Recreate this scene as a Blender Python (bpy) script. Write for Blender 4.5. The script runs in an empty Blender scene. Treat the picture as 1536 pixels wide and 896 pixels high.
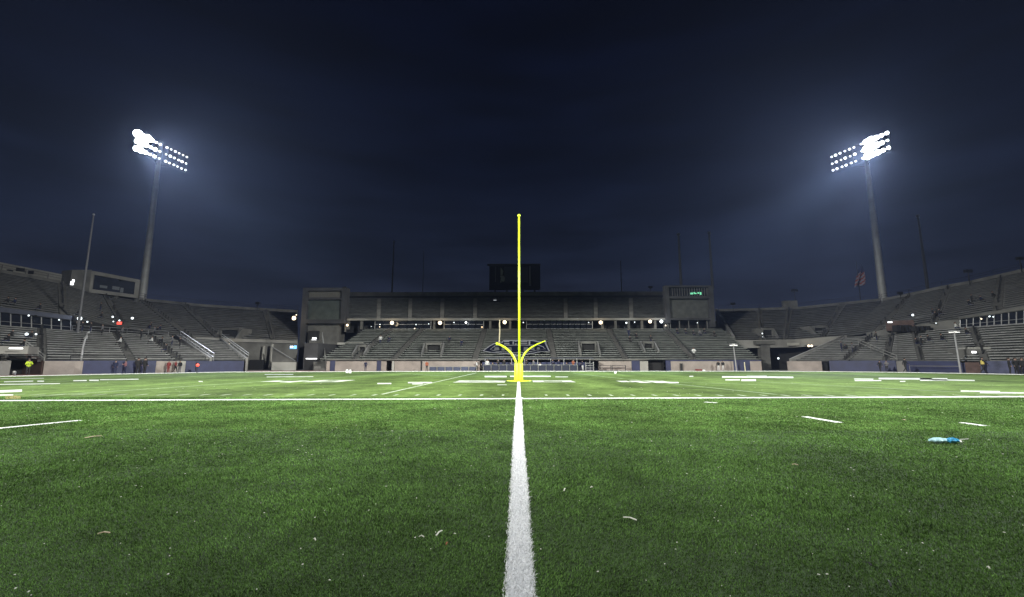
import bpy, bmesh, math, random
import numpy as np
from mathutils import Vector, Matrix
R = math.radians
random.seed(7)
rng = np.random.default_rng(11)
scene = bpy.context.scene
COL = scene.collection

# ------------------------------------------------------------------ camera
F = 665.0                       # focal length in photo pixels (photo 1536 x 896)
CAM_H = 1.4
PITCH = math.atan(95.0 / F)
YAW = math.atan(10 * math.cos(PITCH) / F)
cam_d = bpy.data.cameras.new('camera'); cam_d.sensor_width = 36; cam_d.lens = 36 * F / 1536
cam_d.clip_start = 0.05; cam_d.clip_end = 3000
cam = bpy.data.objects.new('camera', cam_d); COL.objects.link(cam)
cam.location = (0, 0, CAM_H); cam.rotation_euler = (math.pi / 2 + PITCH, 0, YAW)
scene.camera = cam
_r = Vector((math.cos(YAW), math.sin(YAW), 0))
_f = Vector((-math.sin(YAW) * math.cos(PITCH), math.cos(YAW) * math.cos(PITCH), math.sin(PITCH)))
_u = _r.cross(_f)

def ray(x, y): return _f + _r * ((x - 768) / F) - _u * ((y - 448) / F)
def W(x, y, Y):                 # the point of the place seen at photo pixel (x, y) that lies Y metres ahead
    d = ray(x, y); t = Y / d.y
    return Vector((d.x * t, Y, CAM_H + d.z * t))
def G(x, y, z=0.0):             # the ground point seen at photo pixel (x, y)
    d = ray(x, y); t = (z - CAM_H) / d.z
    return Vector((d.x * t, d.y * t, z))
def XP(x, Y): d = ray(x, 543); return d.x / d.y * Y

# ------------------------------------------------------------------ sky
w = bpy.data.worlds.new('World'); scene.world = w; w.use_nodes = True
nt = w.node_tree; nt.nodes.clear()
out = nt.nodes.new('ShaderNodeOutputWorld'); bg = nt.nodes.new('ShaderNodeBackground')
tc = nt.nodes.new('ShaderNodeTexCoord'); sep = nt.nodes.new('ShaderNodeSeparateXYZ')
nt.links.new(tc.outputs['Generated'], sep.inputs[0])
ramp = nt.nodes.new('ShaderNodeValToRGB'); el = ramp.color_ramp.elements
el[0].position = 0.0; el[0].color = (0.0195, 0.0235, 0.040, 1)
el[1].position = 0.62; el[1].color = (0.0006, 0.0014, 0.0072, 1)
e = el.new(0.22); e.color = (0.0070, 0.0105, 0.0235, 1)
e = el.new(0.40); e.color = (0.0022, 0.0040, 0.0130, 1)
nt.links.new(sep.outputs['Z'], ramp.inputs[0])
# low torn cloud bands
mp = nt.nodes.new('ShaderNodeMapping'); mp.inputs['Scale'].default_value = (1.6, 1.6, 9.0)
mp.inputs['Rotation'].default_value = (R(4), R(9), 0)
nz = nt.nodes.new('ShaderNodeTexNoise'); nz.inputs['Scale'].default_value = 2.0; nz.inputs['Detail'].default_value = 5
nt.links.new(tc.outputs['Generated'], mp.inputs[0]); nt.links.new(mp.outputs[0], nz.inputs[0])
cr = nt.nodes.new('ShaderNodeMapRange'); cr.inputs[1].default_value = 0.35; cr.inputs[2].default_value = 0.72
cr.inputs[3].default_value = 0.64; cr.inputs[4].default_value = 1.38
nt.links.new(nz.outputs[0], cr.inputs[0])
mul = nt.nodes.new('ShaderNodeVectorMath'); mul.operation = 'SCALE'
nt.links.new(ramp.outputs[0], mul.inputs[0]); nt.links.new(cr.outputs[0], mul.inputs['Scale'])
sky = nt.nodes.new('ShaderNodeTexSky'); sky.sky_type = 'NISHITA'; sky.sun_disc = False
sky.sun_elevation = R(-4.5); sky.sun_rotation = R(250)
sk2 = nt.nodes.new('ShaderNodeVectorMath'); sk2.operation = 'SCALE'; sk2.inputs['Scale'].default_value = 0.02
add = nt.nodes.new('ShaderNodeVectorMath'); add.operation = 'ADD'
nt.links.new(sky.outputs[0], sk2.inputs[0]); nt.links.new(mul.outputs[0], add.inputs[0]); nt.links.new(sk2.outputs[0], add.inputs[1])
nt.links.new(add.outputs[0], bg.inputs[0]); bg.inputs[1].default_value = 1.0
nt.links.new(bg.outputs[0], out.inputs[0])

# ------------------------------------------------------------------ floodlights (the stadium's own lamps)
def spot(name, loc, aim, power, cone, blend, col=(1.0, 0.98, 0.94), rad=1.6):
    d = bpy.data.lights.new(name, 'SPOT'); d.energy = power; d.spot_size = R(cone); d.spot_blend = blend
    d.color = col; d.shadow_soft_size = rad
    o = bpy.data.objects.new(name, d); COL.objects.link(o); o.location = loc
    o.rotation_euler = (Vector(aim) - Vector(loc)).to_track_quat('-Z', 'Y').to_euler()
    return o
for sx in (-1, 1):
    src = W(217, 218, 94.5) if sx < 0 else W(1314, 222, 95.0)
    spot('floodlight_beam', src, (sx * 6, 44, 0), 470e3, 54, 1.0, (0.84, 0.91, 1.0))
    spot('floodlight_shaft', src, (sx * 9, 58, 0), 700e3, 17, 0.9, (0.70, 0.84, 1.0), 1.0)
    spot('floodlight_shaft', src, (sx * 34, 52, 0), 330e3, 15, 0.9, (0.74, 0.80, 1.0), 1.0)
    spot('floodlight_beam', (sx * 70, -22, 44), (-sx * 16, 43.5, 0), 900e3, 43, 1.0, (1.0, 1.0, 0.92))
    spot('floodlight_beam', (sx * 70, -22, 44), (sx * 34, 42, 0), 420e3, 42, 1.0, (1.0, 1.0, 0.92))

scene.view_settings.view_transform = 'Standard'; scene.view_settings.look = 'None'
scene.view_settings.gamma = 1; scene.view_settings.exposure = 0.0
scene.cycles.max_bounces = 6; scene.cycles.volume_bounces = 0
scene.cycles.sample_clamp_indirect = 4.0
scene.cycles.use_denoising = True

# ------------------------------------------------------------------ materials
def mat(name, col, rough=0.8, metal=0.0, var=0.0, nscale=1.0, bump=0.0, emit=None, estr=0.0, stretch=None,
        trans=0.0, detail=4, spec=None):
    m = bpy.data.materials.new(name); m.use_nodes = True
    t = m.node_tree; b = t.nodes['Principled BSDF']
    b.inputs['Base Color'].default_value = (*col, 1); b.inputs['Roughness'].default_value = rough
    b.inputs['Metallic'].default_value = metal
    if spec is not None: b.inputs['Specular IOR Level'].default_value = spec
    if trans: b.inputs['Transmission Weight'].default_value = trans
    g = t.nodes.new('ShaderNodeNewGeometry'); n = t.nodes.new('ShaderNodeTexNoise')
    n.inputs['Scale'].default_value = nscale; n.inputs['Detail'].default_value = detail
    src = g.outputs['Position']
    if stretch:
        q = t.nodes.new('ShaderNodeMapping'); q.inputs['Scale'].default_value = stretch
        t.links.new(src, q.inputs[0]); src = q.outputs[0]
    t.links.new(src, n.inputs['Vector'])
    if var:
        mr = t.nodes.new('ShaderNodeMapRange'); mr.inputs[1].default_value = 0.3; mr.inputs[2].default_value = 0.7
        mr.inputs[3].default_value = 1 - var; mr.inputs[4].default_value = 1 + var
        v = t.nodes.new('ShaderNodeVectorMath'); v.operation = 'SCALE'; v.inputs[0].default_value = col
        t.links.new(n.outputs[0], mr.inputs[0]); t.links.new(mr.outputs[0], v.inputs['Scale'])
        t.links.new(v.outputs[0], b.inputs['Base Color'])
    if bump:
        bp = t.nodes.new('ShaderNodeBump'); bp.inputs['Strength'].default_value = bump
        t.links.new(n.outputs[0], bp.inputs['Height']); t.links.new(bp.outputs[0], b.inputs['Normal'])
    if emit:
        b.inputs['Emission Color'].default_value = (*emit, 1); b.inputs['Emission Strength'].default_value = estr
    return m

CONC = mat('concrete', (0.185, 0.18, 0.17), 0.9, var=0.3, nscale=0.35, bump=0.1)
CONC_D = mat('stained_concrete', (0.10, 0.098, 0.093), 0.9, var=0.35, nscale=0.5)
CONC_L = mat('pale_concrete', (0.29, 0.285, 0.265), 0.9, var=0.2, nscale=0.3)
STEP = mat('seating_concrete', (0.098, 0.098, 0.096), 0.95, var=0.35, nscale=0.6)
STAIR = mat('aisle_concrete', (0.055, 0.054, 0.052), 0.95, var=0.3, nscale=1)
BENCH_C = mat('bounce_tinted_bench', (0.165, 0.18, 0.165), 0.65, var=0.3, nscale=1.0)  # green bounce from the grass is put into this bench colour
BENCH_U = mat('shaded_bench_aluminium', (0.115, 0.116, 0.118), 0.75, var=0.3, nscale=1.0)  # darker copy of the bench metal: upper deck dimness put into the colour
BENCH = mat('bench_aluminium', (0.23, 0.23, 0.225), 0.6, var=0.3, nscale=1.3)
BEIGE = mat('beige_wall_paint', (0.25, 0.22, 0.20), 0.85, var=0.18, nscale=0.8)
BRICK = mat('brown_brick', (0.07, 0.045, 0.04), 0.9, var=0.3, nscale=2.0)
BLUE = mat('blue_padding', (0.017, 0.022, 0.066), 0.6, var=0.2, nscale=1.2)
NAVY = mat('navy_paint', (0.006, 0.009, 0.028), 0.6)
BLACK = mat('black', (0.008, 0.008, 0.009), 0.7)
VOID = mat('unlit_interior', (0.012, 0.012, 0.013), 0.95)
DARKM = mat('dark_steel', (0.03, 0.03, 0.033), 0.5, 0.6)
STEEL = mat('galvanised_steel', (0.30, 0.30, 0.31), 0.5, 0.4, var=0.2, nscale=2)
RAIL = mat('pale_rail', (0.22, 0.22, 0.21), 0.4, 0.3)
GLASS = mat('dark_glass', (0.012, 0.014, 0.02), 0.08)
WHITE = mat('white_paint', (0.8, 0.8, 0.78), 0.7)
YELL = mat('fluorescent_yellow', (0.58, 0.74, 0.02), 0.4, var=0.05, nscale=3)
YPAD = mat('yellow_vinyl', (0.60, 0.70, 0.02), 0.5, var=0.08, nscale=4)
AMBER = mat('amber_pad', (0.70, 0.38, 0.02), 0.6, var=0.1, nscale=4)
TRACK = mat('red_track', (0.24, 0.10, 0.085), 0.9, var=0.2, nscale=1.5)
APRON = mat('asphalt', (0.05, 0.05, 0.05), 0.95, var=0.2, nscale=0.8)
RED = mat('red_cloth', (0.14, 0.015, 0.015), 0.8)
ORANGE = mat('orange_cloth', (0.25, 0.07, 0.03), 0.8)
CLOTHW = mat('white_cloth', (0.5, 0.5, 0.5), 0.8)
CLOTHB = mat('black_cloth', (0.01, 0.01, 0.012), 0.9)
CLOTHN = mat('navy_cloth', (0.008, 0.012, 0.04), 0.9)
CLOTHG = mat('grey_cloth', (0.12, 0.12, 0.13), 0.9)
CLOTHP = mat('pink_cloth', (0.22, 0.10, 0.11), 0.9)
GOLD = mat('gold_cloth', (0.55, 0.45, 0.12), 0.8)
HIVIS = mat('hi_vis_cloth', (0.38, 0.52, 0.02), 0.7)
SKIN = mat('skin', (0.22, 0.14, 0.11), 0.6)
HAIR = mat('hair', (0.02, 0.014, 0.01), 0.8)
FLOOD = mat('lamp_glass', (1, 1, 1), 0.3, emit=(0.94, 0.97, 1.0), estr=14)
FLOOD_S = mat('small_lamp_glass', (1, 1, 1), 0.3, emit=(0.95, 0.97, 1.0), estr=2.2)
WARM = mat('warm_lamp_glass', (1, 1, 1), 0.3, emit=(1.0, 0.76, 0.46), estr=1.9)
COOL = mat('cool_lamp_glass', (1, 1, 1), 0.3, emit=(0.82, 0.94, 1.0), estr=1.6)
LITW = mat('lit_panel', (1, 1, 1), 0.3, emit=(0.95, 0.97, 1.0), estr=2.0)
REDL = mat('red_lamp_glass', (1, 0.1, 0.05), 0.3, emit=(1.0, 0.08, 0.05), estr=1.1)
BLUEL = mat('blue_sign_glass', (0.2, 0.5, 1), 0.3, emit=(0.2, 0.55, 1.0), estr=1.2)
GREENL = mat('green_display', (0.2, 1, 0.5), 0.3, emit=(0.35, 1.0, 0.7), estr=0.35)
for m_ in (FLOOD, FLOOD_S, WARM, COOL, LITW, REDL, BLUEL, GREENL): m_.cycles.emission_sampling = 'NONE'

def turf_material(name, base, blade=False):
    m = bpy.data.materials.new(name); m.use_nodes = True
    t = m.node_tree; b = t.nodes['Principled BSDF']; L = t.links.new
    b.inputs['Roughness'].default_value = 0.55 if blade else 0.9
    b.inputs['Specular IOR Level'].default_value = 0.10 if blade else 0.05
    g = t.nodes.new('ShaderNodeNewGeometry')
    def noise(scale, detail=3, st=None):
        n = t.nodes.new('ShaderNodeTexNoise'); n.inputs['Scale'].default_value = scale; n.inputs['Detail'].default_value = detail
        src = g.outputs['Position']
        if st:
            q = t.nodes.new('ShaderNodeMapping'); q.inputs['Scale'].default_value = st; L(src, q.inputs[0]); src = q.outputs[0]
        L(src, n.inputs['Vector']); return n.outputs[0]
    def rng_(s, a, b_, lo, hi):
        q = t.nodes.new('ShaderNodeMapRange'); q.inputs[1].default_value = a; q.inputs[2].default_value = b_
        q.inputs[3].default_value = lo; q.inputs[4].default_value = hi; L(s, q.inputs[0]); return q.outputs[0]
    def mulv(a, b_):
        q = t.nodes.new('ShaderNodeMath'); q.operation = 'MULTIPLY'; L(a, q.inputs[0]); L(b_, q.inputs[1]); return q.outputs[0]
    big = rng_(noise(0.55, 4), 0.34, 0.68, 0.68, 1.28)       # worn and matted patches
    mid = rng_(noise(2.6, 4), 0.3, 0.7, 0.75, 1.25)
    f = mulv(big, mid)
    # mown-in nap, five yard wide panels of the far field
    if not blade:
        fine = rng_(noise(9.0, 5, (1.0, 0.6, 1.0)), 0.3, 0.7, 0.72, 1.28)
        f = mulv(f, fine)
        nap = rng_(noise(0.22, 3, (1.0, 0.12, 1.0)), 0.4, 0.6, 0.74, 1.24)
        f = mulv(f, nap)
    else:
        f = mulv(f, rng_(g.outputs['Random Per Island'], 0, 1, 0.3, 1.85))
    mixc = t.nodes.new('ShaderNodeMix'); mixc.data_type = 'RGBA'
    mixc.inputs['A'].default_value = (*base, 1)
    mixc.inputs['B'].default_value = (0.085, 0.065, 0.03, 1)  # crumb rubber and dead fibre showing through
    dirt = rng_(noise(0.9, 5), 0.66, 0.78, 0.0, 0.4)
    L(dirt, mixc.inputs['Factor'])
    v = t.nodes.new('ShaderNodeVectorMath'); v.operation = 'SCALE'
    L(mixc.outputs['Result'], v.inputs[0]); L(f, v.inputs['Scale'])
    L(v.outputs[0], b.inputs['Base Color'])
    if not blade:
        bp = t.nodes.new('ShaderNodeBump'); bp.inputs['Strength'].default_value = 0.6; bp.inputs['Distance'].default_value = 0.03
        L(noise(14, 4), bp.inputs['Height']); L(bp.outputs[0], b.inputs['Normal'])
    return m
TURF = turf_material('turf_mat', (0.095, 0.148, 0.040))
BLADE = turf_material('turf_blades', (0.077, 0.150, 0.036), True)
LINEP = mat('line_paint', (0.72, 0.73, 0.72), 0.8, var=0.12, nscale=6)
WBLADE = mat('painted_fibre', (0.86, 0.87, 0.90), 0.7, var=0.2, nscale=60, detail=1)
YLINE = mat('yellow_field_paint', (0.30, 0.25, 0.07), 0.9, var=0.3, nscale=3)
FAINT = mat('worn_line_paint', (0.20, 0.28, 0.14), 0.9, var=0.35, nscale=2.5)

# ------------------------------------------------------------------ mesh helpers
class MB:
    def __init__(s): s.v = []; s.f = []; s.m = []; s.k = 0
    def add(s, vs, fs):
        o = len(s.v); s.v += [tuple(p) for p in vs]
        for f in fs: s.f.append(tuple(i + o for i in f)); s.m.append(s.k)
        return s
    def hexa(s, p):   # 8 points: bottom ring 0-3, top ring 4-7
        return s.add(p, [(3, 2, 1, 0), (4, 5, 6, 7), (0, 1, 5, 4), (1, 2, 6, 5), (2, 3, 7, 6), (3, 0, 4, 7)])
    def box(s, c, d, rz=0.0):
        c = Vector(c); x, y, z = d[0] / 2, d[1] / 2, d[2] / 2; m = Matrix.Rotation(rz, 3, 'Z')
        return s.hexa([c + m @ Vector(q) for q in ((-x, -y, -z), (x, -y, -z), (x, y, -z), (-x, y, -z),
                                                 (-x, -y, z), (x, -y, z), (x, y, z), (-x, y, z))])
    def slab(s, A, B, z0, z1, th):   # upright slab from A to B on the plan; th grows to the left of A->B; z0/z1 may be pairs
        A = Vector((A[0], A[1], 0)); B = Vector((B[0], B[1], 0)); d = (B - A).normalized(); n = Vector((-d.y, d.x, 0)) * th
        z0 = z0 if isinstance(z0, tuple) else (z0, z0); z1 = z1 if isinstance(z1, tuple) else (z1, z1)
        up = lambda p, z: Vector((p.x, p.y, z))
        P = [up(A, z0[0]), up(B, z0[1]), up(B + n, z0[1]), up(A + n, z0[0]), up(A, z1[0]), up(B, z1[1]), up(B + n, z1[1]), up(A + n, z1[0])]
        return s.hexa(P)
    def tube(s, pts, rad, n=8, cap=True):
        pts = [Vector(p) for p in pts]; rad = rad if isinstance(rad, (list, tuple)) else [rad] * len(pts)
        o = len(s.v); N = len(pts)
        for i, p in enumerate(pts):
            t = (pts[min(i + 1, N - 1)] - pts[max(i - 1, 0)]).normalized()
            a = Vector((0, 0, 1)) if abs(t.z) < 0.9 else Vector((1, 0, 0))
            u = t.cross(a).normalized(); v = t.cross(u)
            for k in range(n):
                q = 2 * math.pi * k / n; s.v.append(tuple(p + (u * math.cos(q) + v * math.sin(q)) * rad[i]))
        for i in range(N - 1):
            for k in range(n):
                s.f.append((o + i * n + k, o + i * n + (k + 1) % n, o + (i + 1) * n + (k + 1) % n, o + (i + 1) * n + k)); s.m.append(s.k)
        if cap:
            s.f.append(tuple(o + k for k in range(n))[::-1]); s.m.append(s.k)
            s.f.append(tuple(o + (N - 1) * n + k for k in range(n))); s.m.append(s.k)
        return s
    def ball(s, c, r, n=8, sq=(1, 1, 1)):
        c = Vector(c); vs = []; m = n // 2 + 1; fs = []
        for i in range(m + 1):
            th = math.pi * i / m
            for k in range(n):
                q = 2 * math.pi * k / n
                vs.append(c + Vector((r * sq[0] * math.sin(th) * math.cos(q), r * sq[1] * math.sin(th) * math.sin(q), r * sq[2] * math.cos(th))))
        for i in range(m):
            for k in range(n):
                fs.append((i * n + k, (i + 1) * n + k, (i + 1) * n + (k + 1) % n, i * n + (k + 1) % n))
        return s.add(vs, fs)
    def poly(s, pts): return s.add(pts, [tuple(range(len(pts)))])
    def build(s, name, m, parent=None, smooth=False):
        me = bpy.data.meshes.new(name); me.from_pydata(s.v, [], s.f)
        for q in (m if isinstance(m, (list, tuple)) else [m]): me.materials.append(q)
        if isinstance(m, (list, tuple)): me.polygons.foreach_set('material_index', s.m)
        if smooth: me.polygons.foreach_set('use_smooth', [True] * len(me.polygons))
        me.validate(); me.update()
        o = bpy.data.objects.new(name, me); COL.objects.link(o)
        if parent is not None:
            o.parent = parent
            bpy_parent_fix(o, parent)
        return o
_wm = {}
def bpy_parent_fix(o, p):      # parts are written in world coordinates: undo the parents' transforms
    M = world_of(p); o.matrix_parent_inverse = M.inverted()
def world_of(o):
    M = o.matrix_basis.copy()
    if o.parent is not None: M = world_of(o.parent) @ o.matrix_parent_inverse @ M
    return M
_labels = {}
def tag(o, label=None, cat=None, group=None, kind=None):
    if label:
        o['label'] = label
        if group is None and label in _labels: print('DUPLICATE LABEL', label)
        _labels[label] = 1
    if cat: o['category'] = cat
    if group: o['group'] = group
    if kind: o['kind'] = kind
    return o
def empty(name, loc, label=None, cat=None, group=None, rz=0.0):
    o = bpy.data.objects.new(name, None); COL.objects.link(o); o.location = loc; o.rotation_euler = (0, 0, rz)
    o.empty_display_size = 0.3
    return tag(o, label, cat, group)
def copy_tree(o, parent=None):
    c = o.copy(); COL.objects.link(c)
    if parent is not None: c.parent = parent; c.matrix_parent_inverse = o.matrix_parent_inverse.copy()
    for ch in list(o.children): copy_tree(ch, c)
    return c
def struct(o): o['kind'] = 'structure'; return o

# ------------------------------------------------------------------ ground, track, turf
g_ = MB(); g_.poly([(-900, -600, -0.02), (900, -600, -0.02), (900, 1200, -0.02), (-900, 1200, -0.02)])
struct(g_.build('ground', APRON))
edge_px = [(-900, 596), (-500, 580), (-200, 571), (0, 565.5), (150, 562.2), (340, 558.7), (600, 557.7), (780, 557.5), (1000, 557.4), (1150, 557.4),
           (1250, 558), (1340, 559), (1440, 560.6), (1536, 562.6), (1700, 566.5), (2000, 575), (2400, 590)]
edge = [G(x, y) for x, y in edge_px]
tk = MB(); tk.poly([(-130, -40, -0.008), (130, -40, -0.008), (130, 60, -0.008), (60, 71, -0.008), (-60, 71, -0.008), (-130, 60, -0.008)])
struct(tk.build('running_track', TRACK))
tf = MB(); tf.poly([(edge[-1].x + 20, -30, 0)] + [(p.x, p.y, 0) for p in reversed(edge)] + [(edge[0].x - 20, -30, 0)])
struct(tf.build('turf_field', TURF))
ng = MB(); ng.poly([(-30, -3, .002), (30, -3, .002), (30, 9.5, .002), (-30, 9.5, .002)]); struct(ng.build('turf_infill', mat('rubber_infill', (.030, .060, .014), .95, var=.4, nscale=5)))
cb = MB()
for a, b in zip(edge[:-1], edge[1:]):
    cb.slab((a.x, a.y), (b.x, b.y), 0.0, 0.07, 0.24)
struct(cb.build('track_kerb', LINEP))

# painted markings.  quads given by the two ends of their centre line and a width in metres
NEAR_POLYS = []
def strip(mb, A, B, wd, z=0.004, near=False):
    A = Vector((A[0], A[1], 0)); B = Vector((B[0], B[1], 0)); d = (B - A).normalized(); n = Vector((-d.y, d.x, 0)) * wd / 2
    mb.poly([(p.x, p.y, z) for p in (A - n, B - n, B + n, A + n)])
    if near: NEAR_POLYS.append((A, B, wd))
m1 = MB(); strip(m1, (0, -1), (0, 17.9), 0.135); strip(m1, (0, 17.9), (0, 32.8), 0.19); NEAR_POLYS.append((Vector((0, -1, 0)), Vector((0, 18, 0)), 0.165)); struct(m1.build('midfield_line', LINEP))
sl_a, sl_b = G(-60, 601.7), G(1600, 595.2)
m1 = MB(); sd = (sl_b - sl_a).normalized(); strip(m1, sl_a - sd * 25, sl_b + sd * 25, 0.45, z=0.008); so = struct(m1.build('sideline', LINEP))
NEAR_POLYS.append((sl_a - sd * 25, sl_b + sd * 25, 0.45))
m1 = MB()
for A, B, wd in (((-12, 644.2), (122, 631), 0.22), ((1207, 625.6), (1260, 634.6), 0.2), ((1440, 634.3), (1480, 639.8), 0.19)):
    strip(m1, G(*A), G(*B), wd, z=0.008, near=True)
for A, B in (((1057, 603.6), (1076, 604.8)),):
    strip(m1, G(*A), G(*B), 0.22, z=0.008, near=True)
struct(m1.build('coaching_box_dashes', LINEP))
m1 = MB()
for k in range(-34, 38):
    X = k * 0.9144 + 0.25
    if abs(X) > 0.4: strip(m1, (X, 18.9), (X, 19.55), 0.10 + 0.05 * random.random(), z=0.004)
struct(m1.build('yard_ticks', mat('scuffed_line_paint', (0.34, 0.40, 0.28), 0.9, var=.3, nscale=3)))
m1 = MB()
strip(m1, (-5.95, 19.6), (-5.4, 58), 0.14)
struct(m1.build('yard_line', mat('thin_line_paint', (0.42, 0.48, 0.36), 0.9, var=0.3, nscale=2)))
m1 = MB()
for A, B in (((50, 595), (392, 572.6)), ((392, 572.6), (560, 563)), ((860, 560.5), (1165, 592)), ((1140, 573), (1536, 593.5)),
             ((30, 579), (150, 573)), ((930, 568), (1010, 573.5)), ((1010, 573.5), (1136, 577)), ((600, 560), (690, 566)), ((0, 576), (110, 571.6))):
    strip(m1, G(*A), G(*B), 0.2, z=0.004)
m1.build('worn_yard_lines', FAINT); struct(bpy.data.objects['worn_yard_lines'])
# yard numbers and the other white field painting, seen almost edge-on
def paint(name, quads, m=None, z=0.008):
    m = m or LINEP
    q = MB()
    for (x0, x1, ya, yb, *sk) in quads:      # photo bounds of one painted stroke on the ground
        s0 = sk[0] if sk else 0
        q.poly([G(x0, yb, z), G(x1, yb + s0, z), G(x1, ya + s0, z), G(x0, ya, z)])
    return struct(q.build(name, m))
def digit(q, ch, x0, x1, y0, y1, wd):        # block digit with its feet towards the camera
    S = {'0': 'abcdef', '5': 'afgcd', '4': 'fgbc', '3': 'abgcd', '2': 'abged'}[ch]; w_ = wd
    ym = (y0 + y1) / 2
    seg = {'a': (x0, x1, y1 - w_, y1), 'd': (x0, x1, y0, y0 + w_), 'g': (x0, x1, ym - w_ / 2, ym + w_ / 2),
           'f': (x0, x0 + w_, ym, y1), 'e': (x0, x0 + w_, y0, ym), 'b': (x1 - w_, x1, ym, y1), 'c': (x1 - w_, x1, y0, ym)}
    for k, c in enumerate(S):
        a, b, c_, d = seg[c]; zz = 0.008 + 0.0005 * k
        q.poly([(a, c_, zz), (b, c_, zz), (b, d, zz), (a, d, zz)])
LINEP = mat('far_line_paint', (0.50, 0.53, 0.47), 0.8, var=0.4, nscale=1.6)
q = MB()
digit(q, '5', XP(684, 32), XP(758, 32), 30.6, 34.0, 0.85); digit(q, '0', XP(799, 32), XP(861, 32), 31.2, 34.2, 0.8)
struct(q.build('yard_number', LINEP))
q = MB(); digit(q, '4', -18.3, -15.6, 30.5, 33.5, 0.75); digit(q, '0', -15.1, -12.6, 31.2, 34.6, 0.75)
struct(q.build('yard_number', LINEP))
q = MB(); digit(q, '4', 7.2, 8.9, 30.2, 33.6, 0.75); digit(q, '0', 9.2, 10.6, 30.2, 33.4, 0.7)
struct(q.build('yard_number', LINEP))
paint('field_markings', [(727, 760, 564, 566.2), (765, 826, 563.8, 565.6), (833, 852, 565, 566), (746, 760, 577, 577.8), (566, 587, 574.6, 576.4),
                         (612, 648, 573.2, 575.2), (618, 634, 574.6, 576.8), (1003, 1018, 573.2, 575),
                         (1083, 1190, 564.4, 566.6, 0.8), (1120, 1150, 563.9, 565.2), (1088, 1110, 569.2, 570.8), (1112, 1134, 569.2, 571.8), (1034, 1040, 564, 565.4),
                         (1282, 1322, 570.4, 571.8), (1281, 1310, 567.9, 569.4, .3), (1318, 1398, 566.8, 569.2, 0.6), (1380, 1421, 567.4, 571.5),
                         (1398, 1462, 568.9, 570.6, 1.2), (1350, 1358, 571.6, 573),
                         (1441, 1500, 585.8, 587.6, 1.0), (1470, 1536, 588, 590, 0.6),
                         (-20, 33, 586.6, 590.2, -2.4), (-10, 20, 592.2, 594, -0.6), (56, 66, 571.2, 572.8), (110, 130, 570.5, 572, -0.3),
                         (134, 148, 569.8, 571.6), (150, 208, 569.2, 570.4, -0.8), (6, 50, 572.4, 573.6, -1.2), (0, 66, 568.0, 568.6, -0.8),
                         (-10, 90, 576.6, 577.6, -1.6), (397, 440, 561.5, 562.2), (298, 304, 571.8, 573), (400, 470, 565.2, 566, -0.4)])
paint('yellow_marking', [(8, 31, 594.6, 598.2, -0.2), (12, 26, 593.8, 594.8)], YLINE, 0.012)

# ------------------------------------------------------------------ turf fibre, real blades
def blades(name, n, y0, y1, xfun, m, height, width, avoid=None, only=None, seed=1, lean=0.55, zb=0.0):
    r = np.random.default_rng(seed)
    Y = y0 * (y1 / y0) ** r.random(n)
    X = (r.random(n) * 2 - 1) * xfun(Y)
    keep = np.ones(n, bool)
    def inside(A, B, wd, ex):
        d = np.array([B.x - A.x, B.y - A.y]); L = np.hypot(*d); d = d / L
        px, py = X - A.x, Y - A.y
        a = px * d[0] + py * d[1]; b = -px * d[1] + py * d[0]
        return (a > 0) & (a < L) & (np.abs(b) < wd / 2 + ex)
    ins = np.zeros(n, bool)
    for (A, B, wd) in NEAR_POLYS: ins |= inside(A, B, wd, 0.004 + 0.010 * r.standard_normal(n))
    keep = ins if only else ~ins
    # small bald dents
    X, Y = X[keep], Y[keep]; n = len(X)
    sc = np.clip(Y / 3.2, 1, 9)
    w_ = width * sc * (0.7 + 0.6 * r.random(n)); h = height * (0.55 + 0.7 * r.random(n)) * np.clip(sc, 1, 1.5)
    patch = 0.88 + 0.18 * np.sin(X * 2.1 + np.sin(Y * 1.7) * 2) * np.sin(Y * 1.3 + X * .6)
    h *= patch
    a = r.random(n) * 2 * np.pi; ln = lean * (0.2 + r.random(n)) * h * 1.6
    nap = 0.4 * np.sin(X * 0.9 + 1.3 * np.sin(Y * .5)) * h
    dx, dy = np.cos(a) * ln + nap, np.sin(a) * ln
    f = r.random(n) * np.pi; wx, wy = np.cos(f) * w_ / 2, np.sin(f) * w_ / 2
    V = np.empty((n, 5, 3), np.float32)
    V[:, 0] = np.stack([X - wx, Y - wy, np.full(n, zb)], 1); V[:, 1] = np.stack([X + wx, Y + wy, np.full(n, zb)], 1)
    V[:, 2] = np.stack([X + wx * .8 + dx * .35, Y + wy * .8 + dy * .35, zb + h * .62], 1)
    V[:, 3] = np.stack([X - wx * .8 + dx * .35, Y - wy * .8 + dy * .35, zb + h * .62], 1)
    V[:, 4] = np.stack([X + dx, Y + dy, zb + h * (0.95 - .25 * r.random(n))], 1)
    me = bpy.data.meshes.new(name); me.vertices.add(n * 5); me.vertices.foreach_set('co', V.ravel())
    base = np.arange(n, dtype=np.int32)[:, None] * 5
    idx = np.concatenate([base + np.array([[0, 1, 2, 3]]), base + np.array([[3, 2, 4]])], 1).astype(np.int32)
    me.loops.add(n * 7); me.loops.foreach_set('vertex_index', idx.ravel())
    me.polygons.add(n * 2)
    ls = (np.arange(n)[:, None] * 7 + np.array([[0, 4]])).astype(np.int32).ravel()
    me.polygons.foreach_set('loop_start', ls); me.update(calc_edges=True); me.validate()
    me.materials.append(m); o = bpy.data.objects.new(name, me); COL.objects.link(o); return o
o = blades('turf_grass', 1350000, 1.9, 17.9, lambda Y: 1.45 * Y + 2.0, BLADE, 0.019, 0.0043, seed=3)
tag(o, 'long green artificial grass fibres of the near turf in front of the sideline', 'grass', kind='stuff')
o = blades('painted_grass', 75000, 1.9, 17.5, lambda Y: 0.125 + 0 * Y, WBLADE, 0.026, 0.0044, only=True, seed=5)
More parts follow.
